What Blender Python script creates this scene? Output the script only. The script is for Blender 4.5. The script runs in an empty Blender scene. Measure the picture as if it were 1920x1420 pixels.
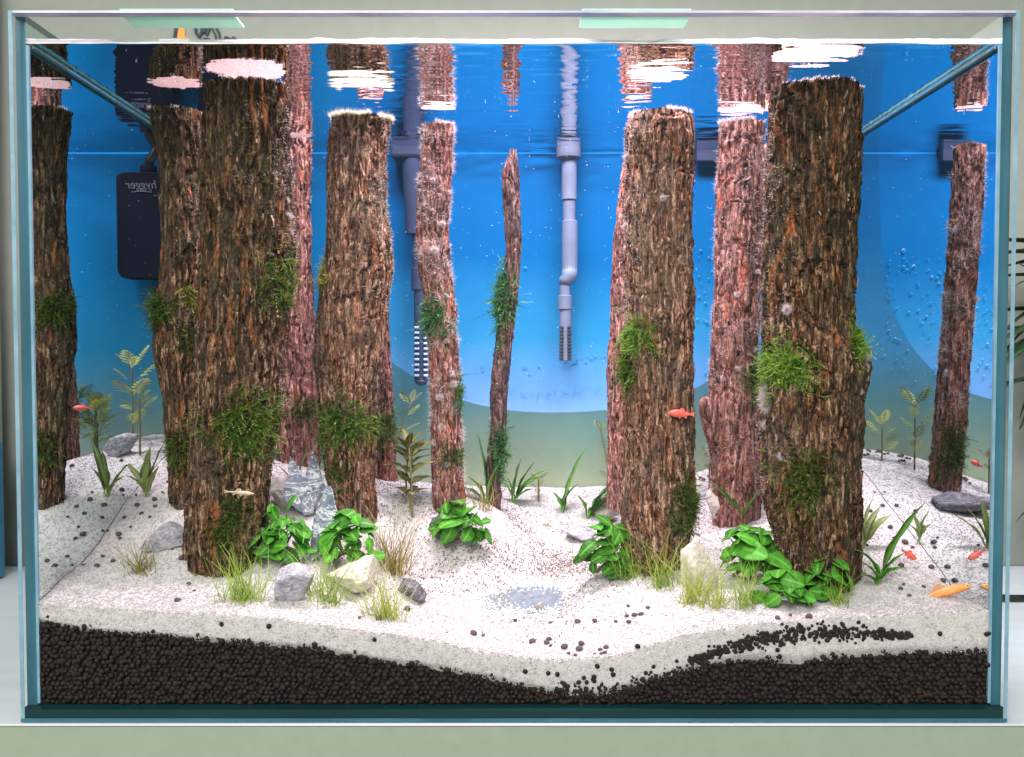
import bpy, math, random
import numpy as np
from mathutils import Vector, Matrix

SC = bpy.context.scene
COL = SC.collection
R = math.radians
random.seed(7)
rng = np.random.default_rng(7)

# ------------------------------------------------------------------ camera
F = 1786.0                       # focal length in pixels of a 1920 wide picture
PITCH = R(2.02)
CYP = 735.0                      # picture row of the lens axis (the photograph is cropped a little high)
ZC = 0.2218                      # eye height above the table top
cam_d = bpy.data.cameras.new('camera')
cam = bpy.data.objects.new('camera', cam_d)
COL.objects.link(cam)
cam.location = (0, 0, ZC)
cam.rotation_euler = (R(90) - PITCH, 0, 0)
cam_d.sensor_width = 36
cam_d.lens = 36 * F / 1920
cam_d.shift_y = 25 / 1920
cam_d.clip_start = 0.01
cam_d.clip_end = 50
SC.camera = cam

# ------------------------------------------------------------------ world, lamps, exposure
world = bpy.data.worlds.new('World')
SC.world = world
world.use_nodes = True
bg = world.node_tree.nodes['Background']
bg.inputs[0].default_value = (0.86, 0.92, 0.84, 1)
bg.inputs[1].default_value = 0.80

def area(name, loc, target, sx, sy, power, color, spread=180):
    d = bpy.data.lights.new(name, 'AREA')
    d.shape = 'RECTANGLE'; d.size = sx; d.size_y = sy
    d.energy = power; d.color = color; d.spread = R(spread)
    o = bpy.data.objects.new(name, d)
    COL.objects.link(o)
    o.location = loc
    o.rotation_euler = (Vector(target) - Vector(loc)).to_track_quat('-Z', 'Y').to_euler()
    return o

area('aquarium_lamp', (0.055, 0.698, 0.61), (0.055, 0.705, 0), 0.44, 0.09, 8.6, (1.0, 0.83, 0.91))
area('room_fill', (-0.4, -1.1, 1.5), (0, 0.7, 0.2), 1.3, 1.3, 58, (1.0, 0.98, 0.93))  # fill added out of view, brightens the sand face and log fronts
SC.view_settings.view_transform = 'Standard'
SC.view_settings.look = 'None'
SC.view_settings.exposure = 0
SC.view_settings.gamma = 1
cy = SC.cycles
cy.caustics_reflective = False
cy.caustics_refractive = False
cy.transparent_max_bounces = 24
cy.max_bounces = 9
cy.glossy_bounces = 6
cy.sample_clamp_indirect = 6

# ------------------------------------------------------------------ geometry of the place
XW = 0.2938                      # inner half width of the tank
YF, YB = 0.580, 0.891            # inner front and back planes
ZW = 0.4122                      # water level
ZR = 0.4279                      # rim
ZB = 0.0082                      # top of the bottom pane
TX = 0.0012                      # tank centre

def ray(px, py):
    u = (px - 960) / F; v = (CYP - py) / F
    c, s = math.cos(PITCH), math.sin(PITCH)
    d = np.array([u, c + v * s, -s + v * c])
    return d / d[1]

def P(px, py, Y):
    return np.array([0, 0, ZC]) + ray(px, py) * Y

# ------------------------------------------------------------------ numpy noise
def _h(ix, iy, iz, seed):
    n = (ix.astype(np.uint32) * np.uint32(374761393) + iy.astype(np.uint32) * np.uint32(668265263)
         + iz.astype(np.uint32) * np.uint32(2147483647) + np.uint32((seed * 974711 + 13) & 0xffffffff))
    n = (n ^ (n >> np.uint32(13))) * np.uint32(1274126177)
    n = (n ^ (n >> np.uint32(15))) * np.uint32(2246822519)
    n = n ^ (n >> np.uint32(16))
    return n.astype(np.float64) / 4294967295.0 * 2 - 1

def vnoise(p, seed=0):
    p = np.asarray(p, float)
    i = np.floor(p).astype(np.int64); f = p - i
    f = f * f * f * (f * (f * 6 - 15) + 10)
    i = i.astype(np.int32)
    x, y, z = i[:, 0], i[:, 1], i[:, 2]
    u, v, w = f[:, 0], f[:, 1], f[:, 2]
    def L(a, b, t): return a + (b - a) * t
    with np.errstate(over='ignore'):
        c = [[[_h(x + a, y + b, z + g, seed) for g in (0, 1)] for b in (0, 1)] for a in (0, 1)]
    return L(L(L(c[0][0][0], c[1][0][0], u), L(c[0][1][0], c[1][1][0], u), v),
             L(L(c[0][0][1], c[1][0][1], u), L(c[0][1][1], c[1][1][1], u), v), w)

def fbm(p, octs=4, seed=0):
    s = 0; a = 1.0; t = 0
    for k in range(octs):
        s = s + a * vnoise(np.asarray(p) * 2 ** k, seed + k); t += a; a *= 0.5
    return s / t

# ------------------------------------------------------------------ object helpers
def link(o, parent=None):
    COL.objects.link(o)
    if parent is not None:
        o.parent = parent
    return o

def tag(o, label=None, cat=None, group=None, kind=None):
    if label: o['label'] = label
    if cat: o['category'] = cat
    if group: o['group'] = group
    if kind: o['kind'] = kind
    return o

def empty(name, loc=(0, 0, 0), label=None, cat=None, group=None):
    o = bpy.data.objects.new(name, None)
    o.empty_display_size = 0.01
    o.location = [float(c) for c in loc]
    link(o)
    return tag(o, label, cat, group)

def mesh_np(name, V, Fq, mat=None, smooth=True, attrs=None, mi=None):
    """V (n,3); Fq list/array of equal-length faces, or a list of such arrays"""
    V = np.asarray(V, np.float32).reshape(-1, 3)
    groups = Fq if isinstance(Fq, list) and len(Fq) and isinstance(Fq[0], np.ndarray) and Fq[0].ndim == 2 else [np.asarray(Fq)]
    groups = [g for g in groups if len(g)]
    me = bpy.data.meshes.new(name)
    me.vertices.add(len(V)); me.vertices.foreach_set('co', V.ravel())
    idx = np.concatenate([g.ravel() for g in groups]).astype(np.int32)
    tot = np.concatenate([np.full(len(g), g.shape[1]) for g in groups]).astype(np.int32)
    st = np.concatenate([[0], np.cumsum(tot)[:-1]]).astype(np.int32)
    me.loops.add(len(idx)); me.loops.foreach_set('vertex_index', idx)
    me.polygons.add(len(tot)); me.polygons.foreach_set('loop_start', st)
    me.polygons.foreach_set('use_smooth', np.full(len(tot), bool(smooth)))
    for m in (mat if isinstance(mat, (list, tuple)) else [mat]):
        if m: me.materials.append(m)
    if mi is not None: me.polygons.foreach_set('material_index', np.asarray(mi, np.int32))
    me.update(calc_edges=True)
    me.validate()
    for k, a in (attrs or {}).items():
        at = me.attributes.new(k, 'FLOAT', 'POINT')
        at.data.foreach_set('value', np.asarray(a, np.float32))
    return me

def obj(name, me, parent=None, loc=None):
    o = bpy.data.objects.new(name, me)
    if loc is not None: o.location = [float(c) for c in loc]
    return link(o, parent)

class MB:
    """collects boxes, tubes and lathes into one mesh"""
    def __init__(s): s.v = []; s.f = []; s.m = []; s.n = 0
    def add(s, V, Fs, m=0):
        for f in Fs: s.f.append([i + s.n for i in f]); s.m.append(m)
        s.v += [tuple(float(c) for c in p) for p in V]; s.n = len(s.v)
        return s
    def box(s, a, b, m=0, bev=0.0):
        x0, y0, z0 = a; x1, y1, z1 = b
        V = [(x0,y0,z0),(x1,y0,z0),(x1,y1,z0),(x0,y1,z0),(x0,y0,z1),(x1,y0,z1),(x1,y1,z1),(x0,y1,z1)]
        return s.add(V, [(3,2,1,0),(4,5,6,7),(0,1,5,4),(1,2,6,5),(2,3,7,6),(3,0,4,7)], m)
    def tube(s, pts, rad, n=10, m=0, cap=True):
        pts = [Vector([float(c) for c in p]) for p in pts]
        k = len(pts); rads = rad if isinstance(rad, (list, tuple)) else [rad] * k
        V = []; Fs = []
        up = None
        for i, p in enumerate(pts):
            t = (pts[min(i + 1, k - 1)] - pts[max(i - 1, 0)])
            if t.length < 1e-9: t = Vector((0, 0, 1))
            t.normalize()
            if up is None:
                up = t.orthogonal().normalized()
            up = (up - t * up.dot(t))
            if up.length < 1e-6: up = t.orthogonal()
            up.normalize(); b = t.cross(up)
            for j in range(n):
                a = 2 * math.pi * j / n
                V.append(p + (up * math.cos(a) + b * math.sin(a)) * rads[i])
        for i in range(k - 1):
            for j in range(n):
                Fs.append((i*n+j, i*n+(j+1)%n, (i+1)*n+(j+1)%n, (i+1)*n+j))
        if cap:
            Fs.append(tuple(reversed(range(n)))); Fs.append(tuple((k-1)*n+j for j in range(n)))
        return s.add(V, Fs, m)
    def lathe(s, c, prof, n=20, m=0, ax='z'):
        V = []; Fs = []
        for (r, z) in prof:
            for j in range(n):
                a = 2 * math.pi * j / n
                V.append((c[0] + r * math.cos(a), c[1] + r * math.sin(a), c[2] + z))
        for i in range(len(prof) - 1):
            for j in range(n):
                Fs.append((i*n+j, i*n+(j+1)%n, (i+1)*n+(j+1)%n, (i+1)*n+j))
        Fs.append(tuple(reversed(range(n)))); Fs.append(tuple((len(prof)-1)*n+j for j in range(n)))
        return s.add(V, Fs, m)
    def mesh(s, name, mats, smooth=False):
        me = bpy.data.meshes.new(name)
        me.from_pydata(s.v, [], s.f)
        for m in (mats if isinstance(mats, (list, tuple)) else [mats]): me.materials.append(m)
        me.polygons.foreach_set('material_index', s.m)
        me.polygons.foreach_set('use_smooth', [smooth] * len(s.f))
        me.update()
        return me
    def build(s, name, mats, parent=None, smooth=False, bevel=0, shade_angle=None):
        o = obj(name, s.mesh(name, mats, smooth), parent)
        if bevel:
            b = o.modifiers.new('bevel', 'BEVEL'); b.width = bevel; b.segments = 2; b.limit_method = 'ANGLE'
        return o

# ------------------------------------------------------------------ materials
def new_mat(name):
    m = bpy.data.materials.new(name); m.use_nodes = True
    nt = m.node_tree
    for n in list(nt.nodes): nt.nodes.remove(n)
    out = nt.nodes.new('ShaderNodeOutputMaterial')
    return m, nt, out

def N(nt, typ, **kw):
    n = nt.nodes.new(typ)
    for k, v in kw.items():
        if k.startswith('i_'):
            key = k[2:]
            key = int(key) if key.isdigit() else key.replace('_', ' ')
            n.inputs[key].default_value = v
        else: setattr(n, k, v)
    return n

def C4(c): return (c[0], c[1], c[2], 1)

def ramp(nt, fac, stops):
    n = nt.nodes.new('ShaderNodeValToRGB')
    e = n.color_ramp.elements
    while len(e) < len(stops): e.new(0.5)
    for el, (p, c) in zip(e, stops):
        el.position = p; el.color = C4(c)
    nt.links.new(fac, n.inputs[0])
    return n.outputs[0]

def noise(nt, vec, scale, detail=4, rough=0.6, stretch=None, dist=0.0):
    if stretch:
        mp = N(nt, 'ShaderNodeMapping'); mp.inputs['Scale'].default_value = stretch
        nt.links.new(vec, mp.inputs[0]); vec = mp.outputs[0]
    n = N(nt, 'ShaderNodeTexNoise', i_Scale=scale, i_Detail=detail, i_Roughness=rough, i_Distortion=dist)
    nt.links.new(vec, n.inputs['Vector'])
    return n.outputs[0]

def bumpn(nt, h, strength, dist, prev=None):
    b = N(nt, 'ShaderNodeBump', i_Strength=strength, i_Distance=dist)
    nt.links.new(h, b.inputs['Height'])
    if prev: nt.links.new(prev, b.inputs['Normal'])
    return b.outputs[0]

def mixc(nt, fac, a, b, mode='MIX'):
    n = N(nt, 'ShaderNodeMix', data_type='RGBA', blend_type=mode)
    for sock, val in ((n.inputs[0], fac), (n.inputs[6], a), (n.inputs[7], b)):
        if isinstance(val, bpy.types.NodeSocket): nt.links.new(val, sock)
        elif isinstance(val, (int, float)): sock.default_value = val
        else: sock.default_value = C4(val)
    return n.outputs[2]

def simple(name, stops, scale=200, rough=0.6, bump=0.0, bdist=0.001, stretch=None, detail=5, spec=0.4, metallic=0.0, trans=0.0):
    m, nt, out = new_mat(name)
    tc = N(nt, 'ShaderNodeTexCoord')
    f = noise(nt, tc.outputs['Object'], scale, detail, 0.62, stretch)
    col = ramp(nt, f, stops)
    b = N(nt, 'ShaderNodeBsdfPrincipled', i_Roughness=rough, i_Metallic=metallic)
    b.inputs['Specular IOR Level'].default_value = spec
    nt.links.new(col, b.inputs['Base Color'])
    if bump: nt.links.new(bumpn(nt, f, bump, bdist), b.inputs['Normal'])
    sh = b.outputs[0]
    if trans:
        t = N(nt, 'ShaderNodeBsdfTranslucent'); nt.links.new(col, t.inputs[0])
        mx = N(nt, 'ShaderNodeMixShader', i_0=trans)
        nt.links.new(sh, mx.inputs[1]); nt.links.new(t.outputs[0], mx.inputs[2]); sh = mx.outputs[0]
    nt.links.new(sh, out.inputs[0])
    return m

def flat(name, c, rough=0.5, metallic=0.0, spec=0.5, var=0.12, scale=60):
    c = np.array(c)
    return simple(name, [(0.3, tuple(c * (1 - var))), (0.7, tuple(np.minimum(c * (1 + var), 1)))], scale, rough, 0, spec=spec, metallic=metallic)

def bark_mat(name, cols, grey, red, greyamt, top_shade=0.0):
    m, nt, out = new_mat(name)
    tc = N(nt, 'ShaderNodeTexCoord'); v = tc.outputs['Object']
    streak = noise(nt, v, 380, 6, 0.68, (1, 1, 0.15), 0.5)
    col = ramp(nt, streak, [(0.36, cols[0]), (0.46, cols[1]), (0.55, cols[2]), (0.66, cols[3])])
    patch = noise(nt, v, 48, 4, 0.6, (1, 1, 0.5))
    pm = ramp(nt, patch, [(0.42 + 0.2 * (0.5 - greyamt), (0, 0, 0)), (0.60 + 0.2 * (0.5 - greyamt), (1, 1, 1))])
    gcol = mixc(nt, 0.5, col, grey)
    col = mixc(nt, pm, col, gcol)
    if top_shade:  # shade of the upper log fronts painted in, olive and darker with height
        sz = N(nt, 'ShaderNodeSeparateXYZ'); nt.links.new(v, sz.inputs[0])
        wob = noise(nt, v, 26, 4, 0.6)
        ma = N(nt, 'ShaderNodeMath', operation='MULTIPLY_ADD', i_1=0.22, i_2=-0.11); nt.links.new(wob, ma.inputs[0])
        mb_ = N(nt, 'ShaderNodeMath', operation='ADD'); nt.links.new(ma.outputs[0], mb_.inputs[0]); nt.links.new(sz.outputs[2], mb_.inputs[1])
        am = N(nt, 'ShaderNodeMapRange', i_1=0.12, i_2=0.27, i_3=0.0, i_4=top_shade); nt.links.new(mb_.outputs[0], am.inputs[0])
        shcol = mixc(nt, 1.0, col, (0.40, 0.42, 0.30), 'MULTIPLY')
        col = mixc(nt, am.outputs[0], col, shcol)
    patch2 = noise(nt, v, 130, 5, 0.7, (1, 1, 0.16), 0.4)
    pr = ramp(nt, patch2, [(0.56, (0, 0, 0)), (0.68, (0.75, 0.75, 0.75))])
    col = mixc(nt, pr, col, red)
    fine = noise(nt, v, 1500, 4, 0.7, (1, 1, 0.25))
    fr = ramp(nt, fine, [(0.36, (0.24, 0.24, 0.24)), (0.64, (1.55, 1.55, 1.55))])  # crevice shade and lit ridges put into the colour, following the bump
    col = mixc(nt, 1.0, col, fr, 'MULTIPLY')
    b = N(nt, 'ShaderNodeBsdfPrincipled', i_Roughness=0.62)
    b.inputs['Specular IOR Level'].default_value = 0.11
    nt.links.new(col, b.inputs['Base Color'])
    n1 = bumpn(nt, streak, 0.9, 0.0016)
    n2 = bumpn(nt, fine, 0.6, 0.0006, n1)
    nt.links.new(n2, b.inputs['Normal'])
    nt.links.new(b.outputs[0], out.inputs[0])
    return m

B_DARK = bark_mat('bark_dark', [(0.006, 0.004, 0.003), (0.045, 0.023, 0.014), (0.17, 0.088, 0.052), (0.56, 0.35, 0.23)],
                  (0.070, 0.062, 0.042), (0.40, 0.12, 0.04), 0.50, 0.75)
B_RED = bark_mat('bark_reddish', [(0.03, 0.012, 0.010), (0.17, 0.068, 0.058), (0.40, 0.185, 0.155), (0.68, 0.43, 0.38)],
                 (0.13, 0.09, 0.08), (0.52, 0.13, 0.07), 0.35)
B_MID = bark_mat('bark_brown', [(0.012, 0.006, 0.005), (0.10, 0.044, 0.030), (0.34, 0.16, 0.105), (0.70, 0.46, 0.35)],
                 (0.12, 0.105, 0.08), (0.38, 0.13, 0.05), 0.5)
CHIPS = [bark_mat('chip_tan', [(0.10, 0.06, 0.04), (0.24, 0.14, 0.09), (0.42, 0.27, 0.18), (0.62, 0.44, 0.33)], (0.28, 0.22, 0.16), (0.5, 0.2, 0.08), .4),
         bark_mat('chip_black', [(0.004, 0.003, 0.003), (0.014, 0.009, 0.007), (0.04, 0.024, 0.017), (0.10, 0.065, 0.045)], (0.03, 0.028, 0.02), (0.12, 0.04, 0.02), .4)]
B_TWIG = bark_mat('bark_plum', [(0.022, 0.012, 0.014), (0.085, 0.045, 0.045), (0.17, 0.09, 0.085), (0.33, 0.2, 0.18)],
                  (0.09, 0.07, 0.07), (0.25, 0.09, 0.06), 0.4)
M_CUT = simple('cut_wood', [(0.3, (0.17, 0.105, 0.10)), (0.7, (0.36, 0.25, 0.24))], 900, 0.8, 0.6, 0.0006)
M_FUZZ = simple('biofilm', [(0.3, (0.62, 0.50, 0.50)), (0.7, (0.85, 0.78, 0.80))], 300, 0.8, trans=0.4)
M_FUZZP = simple('biofilm_pale', [(0.3, (0.60, 0.58, 0.44)), (0.7, (0.86, 0.84, 0.72))], 300, 0.8, trans=0.4)

def tone_mat(name, dark, mid, light, rough=0.5, trans=0.35):
    """plants: the 'tone' attribute says how young a leaf is"""
    m, nt, out = new_mat(name)
    a = N(nt, 'ShaderNodeAttribute', attribute_name='tone')
    col = ramp(nt, a.outputs['Fac'], [(0.0, dark), (0.5, mid), (1.0, light)])
    b = N(nt, 'ShaderNodeBsdfPrincipled', i_Roughness=rough)
    b.inputs['Specular IOR Level'].default_value = 0.3
    nt.links.new(col, b.inputs['Base Color'])
    t = N(nt, 'ShaderNodeBsdfTranslucent'); nt.links.new(col, t.inputs[0])
    mx = N(nt, 'ShaderNodeMixShader', i_0=trans)
    nt.links.new(b.outputs[0], mx.inputs[1]); nt.links.new(t.outputs[0], mx.inputs[2])
    nt.links.new(mx.outputs[0], out.inputs[0])
    return m

MOSS = {
 'dark': tone_mat('moss_dark', (0.012, 0.03, 0.008), (0.06, 0.11, 0.016), (0.26, 0.32, 0.05)),
 'mid': tone_mat('moss_mid', (0.010, 0.035, 0.006), (0.065, 0.15, 0.016), (0.36, 0.42, 0.07)),
 'bright': tone_mat('moss_bright', (0.02, 0.08, 0.010), (0.13, 0.29, 0.026), (0.45, 0.58, 0.10)),
 'yellow': tone_mat('moss_yellow', (0.09, 0.10, 0.015), (0.33, 0.34, 0.05), (0.62, 0.58, 0.16)),
 'blue': tone_mat('moss_cool', (0.01, 0.05, 0.02), (0.05, 0.19, 0.05), (0.20, 0.42, 0.12)),
}
GRASS = {
 'green': tone_mat('grass_green', (0.12, 0.20, 0.03), (0.32, 0.46, 0.07), (0.60, 0.70, 0.20)),
 'yellow': tone_mat('grass_yellow', (0.20, 0.22, 0.04), (0.40, 0.47, 0.09), (0.66, 0.68, 0.22)),
 'brown': tone_mat('grass_brown', (0.15, 0.09, 0.025), (0.34, 0.28, 0.08), (0.52, 0.52, 0.16)),
}

def leaf_mat(name, c1, c2, rough=0.32, trans=0.3, scale=160):
    m, nt, out = new_mat(name)
    tc = N(nt, 'ShaderNodeTexCoord')
    oi = N(nt, 'ShaderNodeObjectInfo')
    f = noise(nt, tc.outputs['Object'], scale, 3, 0.6)
    col = ramp(nt, f, [(0.3, c1), (0.7, c2)])
    hv = N(nt, 'ShaderNodeHueSaturation')
    mr = N(nt, 'ShaderNodeMapRange', i_3=0.42, i_4=1.3)
    nt.links.new(oi.outputs['Random'], mr.inputs[0]); nt.links.new(mr.outputs[0], hv.inputs['Value'])
    nt.links.new(col, hv.inputs['Color']); col = hv.outputs[0]
    # pale veins running off the midrib
    at = N(nt, 'ShaderNodeAttribute', attribute_name='vein')
    col = mixc(nt, at.outputs['Fac'], col, tuple(min(1, x * 1.9 + 0.03) for x in c2))
    b = N(nt, 'ShaderNodeBsdfPrincipled', i_Roughness=rough)
    b.inputs['Specular IOR Level'].default_value = 0.22
    nt.links.new(col, b.inputs['Base Color'])
    nt.links.new(bumpn(nt, f, 0.25, 0.0006), b.inputs['Normal'])
    t = N(nt, 'ShaderNodeBsdfTranslucent'); nt.links.new(col, t.inputs[0])
    mx = N(nt, 'ShaderNodeMixShader', i_0=trans)
    nt.links.new(b.outputs[0], mx.inputs[1]); nt.links.new(t.outputs[0], mx.inputs[2])
    nt.links.new(mx.outputs[0], out.inputs[0])
    return m

L_ANUB = leaf_mat('anubias_green', (0.04, 0.20, 0.018), (0.12, 0.40, 0.04), .45)
L_STRAP = leaf_mat('strap_green', (0.06, 0.22, 0.03), (0.17, 0.42, 0.06))
L_PALE = leaf_mat('pale_leaf', (0.26, 0.33, 0.12), (0.45, 0.52, 0.22), 0.5, 0.45)
L_YELL = leaf_mat('yellow_leaf', (0.40, 0.42, 0.08), (0.62, 0.66, 0.18), 0.5, 0.5)
L_OLIVE = leaf_mat('olive_leaf', (0.10, 0.11, 0.035), (0.24, 0.24, 0.07), 0.5, 0.3)
L_PALM = leaf_mat('palm_leaf', (0.012, 0.035, 0.012), (0.03, 0.07, 0.025), 0.4, 0.1)
M_STEM = simple('stem', [(0.3, (0.13, 0.10, 0.04)), (0.7, (0.26, 0.22, 0.09))], 200, 0.6)

def speckle_sand(name, base, var, brown):
    m, nt, out = new_mat(name)
    tc = N(nt, 'ShaderNodeTexCoord'); v = tc.outputs['Object']
    vo = N(nt, 'ShaderNodeTexVoronoi', i_Scale=900); nt.links.new(v, vo.inputs['Vector'])
    hs = N(nt, 'ShaderNodeSeparateColor'); nt.links.new(vo.outputs['Color'], hs.inputs[0])
    col = ramp(nt, hs.outputs[0], [(0.0, tuple(np.array(base) * (1 - var))), (0.5, base), (1.0, tuple(np.minimum(np.array(base) * (1 + var * 0.6), 0.95)))])
    big = noise(nt, v, 22, 4, 0.6)
    bm = ramp(nt, big, [(0.6, (0, 0, 0)), (0.85, (1, 1, 1))])
    dk = ramp(nt, hs.outputs[1], [(0.80, (0, 0, 0)), (0.84, (1, 1, 1))])
    f = mixc(nt, 1.0, bm, dk, 'MULTIPLY')
    col = mixc(nt, f, col, brown)
    b = N(nt, 'ShaderNodeBsdfPrincipled', i_Roughness=0.75)
    b.inputs['Specular IOR Level'].default_value = 0.3
    nt.links.new(col, b.inputs['Base Color'])
    b.inputs['Subsurface Weight'].default_value = 0.6; b.inputs['Subsurface Radius'].default_value = (1, .95, .9); b.inputs['Subsurface Scale'].default_value = 0.011
    n1 = bumpn(nt, vo.outputs['Distance'], 0.5, -0.0009)
    nt.links.new(n1, b.inputs['Normal'])
    nt.links.new(b.outputs[0], out.inputs[0])
    return m

M_SAND = speckle_sand('white_sand', (0.57, 0.535, 0.54), 0.11, (0.30, 0.20, 0.14))
M_GRAIN = simple('sand_grain', [(0.3, (0.46, 0.425, 0.43)), (0.5, (0.58, 0.545, 0.555)), (0.72, (0.74, 0.71, 0.72))], 700, 0.45, spec=0.5, trans=.35)
M_GRAINB = simple('brown_grain', [(0.3, (0.05, 0.032, 0.026)), (0.5, (0.17, 0.115, 0.09)), (0.7, (0.36, 0.28, 0.23))], 700, 0.6)
M_SOIL = simple('dark_soil', [(0.3, (0.007, 0.0045, 0.004)), (0.7, (0.028, 0.019, 0.015))], 260, 0.7, spec=0.25)
M_PELLET = simple('pellet', [(0.3, (0.045, 0.034, 0.036)), (0.7, (0.13, 0.10, 0.105))], 500, 0.8, spec=0.2)
def rock_mat(name, c, streak, sc=70, amt=0.6):
    m, nt, out = new_mat(name)
    tc = N(nt, 'ShaderNodeTexCoord'); v = tc.outputs['Object']
    f = noise(nt, v, sc * 3, 6, 0.7); col = ramp(nt, f, [(0.3, c[0]), (0.5, c[1]), (0.72, c[2])])
    s = noise(nt, v, sc, 5, 0.6, (1.0, 1.0, 2.6), 1.6)
    sm = ramp(nt, s, [(0.475, (0, 0, 0)), (0.5, (amt, amt, amt)), (0.525, (0, 0, 0))])
    col = mixc(nt, sm, col, streak)
    b = N(nt, 'ShaderNodeBsdfPrincipled', i_Roughness=0.7)
    nt.links.new(col, b.inputs['Base Color'])
    nt.links.new(bumpn(nt, f, 0.7, 0.001), b.inputs['Normal'])
    nt.links.new(b.outputs[0], out.inputs[0])
    return m
M_SLATE = rock_mat('slate', [(0.07, 0.085, 0.12), (0.19, 0.22, 0.29), (0.40, 0.43, 0.52)], (0.85, 0.84, 0.88), 38, 1.0)
M_GREYR = rock_mat('grey_stone', [(0.13, 0.13, 0.16), (0.28, 0.27, 0.32), (0.46, 0.45, 0.5)], (0.7, 0.68, 0.7))
M_CREAM = rock_mat('cream_stone', [(0.40, 0.35, 0.29), (0.58, 0.53, 0.48), (0.72, 0.69, 0.66)], (0.40, 0.32, 0.24))
M_DARKR = rock_mat('dark_stone', [(0.04, 0.038, 0.05), (0.10, 0.095, 0.12), (0.22, 0.21, 0.25)], (0.4, 0.38, 0.42))

# clear front glass: nothing of it shows face on
def clear_mat(name):
    m, nt, out = new_mat(name)
    t = N(nt, 'ShaderNodeBsdfTransparent'); t.inputs[0].default_value = (1, 1, 1, 1)
    nt.links.new(t.outputs[0], out.inputs[0])
    return m
M_CLEAR = clear_mat('clear_glass')

def mirror_mat(name, ior, tint, ttint, rough=0.0, bump=0.0):
    """a boundary between water and air: Fresnel decides how much it mirrors"""
    m, nt, out = new_mat(name)
    fr = N(nt, 'ShaderNodeFresnel', i_IOR=ior)
    t = N(nt, 'ShaderNodeBsdfTransparent'); t.inputs[0].default_value = C4(ttint)
    g = N(nt, 'ShaderNodeBsdfAnisotropic') if hasattr(bpy.types, 'ShaderNodeBsdfAnisotropic') else N(nt, 'ShaderNodeBsdfGlossy')
    g.inputs['Roughness'].default_value = rough
    g.inputs[0].default_value = C4(tint)
    mx = N(nt, 'ShaderNodeMixShader')
    nt.links.new(fr.outputs[0], mx.inputs[0]); nt.links.new(t.outputs[0], mx.inputs[1]); nt.links.new(g.outputs[0], mx.inputs[2])
    nt.links.new(mx.outputs[0], out.inputs[0])
    return m
M_WATER = mirror_mat('water_surface', 1.33, (0.94, 0.95, 0.97), (0.98, 0.99, 1.0))
M_SIDE = mirror_mat('side_glass_inner', 0.75, (0.84, 0.92, 0.92), (0.9, 0.97, 0.96), 0.012)
M_PANE = mirror_mat('glass_face', 1.5, (0.9, 0.95, 0.95), (0.86, 0.95, 0.94))
M_EDGE = simple('glass_edge', [(0.3, (0.018, 0.085, 0.115)), (0.7, (0.05, 0.165, 0.235))], 14, 0.25, stretch=(1, 1, 0.5), spec=0.6)
M_EDGED = simple('glass_edge_dark', [(0.3, (0.003, 0.022, 0.026)), (0.7, (0.006, 0.036, 0.038))], 20, 0.4, stretch=(0.3, 1, 1), spec=0.3)
M_SEAM = simple('silicone', [(0.3, (0.13, 0.26, 0.36)), (0.7, (0.24, 0.38, 0.48))], 60, 0.4)
M_RIM = simple('polished_rim', [(0.3, (0.30, 0.32, 0.46)), (0.7, (0.72, 0.67, 0.85))], 40, 0.25, stretch=(0.4, 1, 1))  # the lamp's lilac highlight on the glass put into the colour
M_MINT = simple('mint_acrylic', [(0.3, (0.50, 0.74, 0.65)), (0.7, (0.58, 0.80, 0.71))], 30, 0.4, trans=0.3)
M_MENI = simple('meniscus', [(0.3, (0.55, 0.55, 0.58)), (0.7, (0.93, 0.92, 0.95))], 90, 0.15, stretch=(0.35, 1, 1), trans=0.3)  # white highlight of the clear water put into the colour
M_BRACE = simple('brace_glass', [(0.3, (0.025, 0.075, 0.09)), (0.7, (0.05, 0.14, 0.165))], 60, 0.2)

def film_mat(name, stops, left, x0, x1):
    """film colour: one gradient from the bottom to the top, another towards the left end"""
    m, nt, out = new_mat(name)
    g = N(nt, 'ShaderNodeTexCoord')
    sp = N(nt, 'ShaderNodeSeparateXYZ'); nt.links.new(g.outputs['Object'], sp.inputs[0])
    mr = N(nt, 'ShaderNodeMapRange', i_1=0.09, i_2=0.42); nt.links.new(sp.outputs[2], mr.inputs[0])
    nn = noise(nt, g.outputs['Object'], 9, 4, 0.55)
    ad = N(nt, 'ShaderNodeMath', operation='MULTIPLY_ADD', i_1=0.14, i_2=-0.07); nt.links.new(nn, ad.inputs[0])
    a2 = N(nt, 'ShaderNodeMath', operation='ADD'); nt.links.new(ad.outputs[0], a2.inputs[0]); nt.links.new(mr.outputs[0], a2.inputs[1])
    c1 = ramp(nt, a2.outputs[0], stops); c2 = ramp(nt, a2.outputs[0], left)
    mx = N(nt, 'ShaderNodeMapRange', i_1=x0, i_2=x1, interpolation_type='SMOOTHSTEP'); nt.links.new(sp.outputs[0], mx.inputs[0])
    col = mixc(nt, mx.outputs[0], c2, c1)
    sm = noise(nt, g.outputs['Object'], 40, 5, 0.65)
    col = mixc(nt, 1.0, col, ramp(nt, sm, [(0.35, (0.93, 0.95, 0.97)), (0.65, (1.05, 1.03, 1.02))]), 'MULTIPLY')
    b = N(nt, 'ShaderNodeBsdfPrincipled', i_Roughness=0.55)
    b.inputs['Specular IOR Level'].default_value = 0.04
    nt.links.new(col, b.inputs['Base Color'])
    nt.links.new(b.outputs[0], out.inputs[0])
    return m
FL = [(0.0, (0.40, 0.46, 0.32)), (0.13, (0.23, 0.33, 0.26)), (0.27, (0.08, 0.24, 0.32)), (0.42, (0.014, 0.19, 0.36)), (0.62, (0.003, 0.155, 0.36)), (1.0, (0.002, 0.115, 0.32))]
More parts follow.
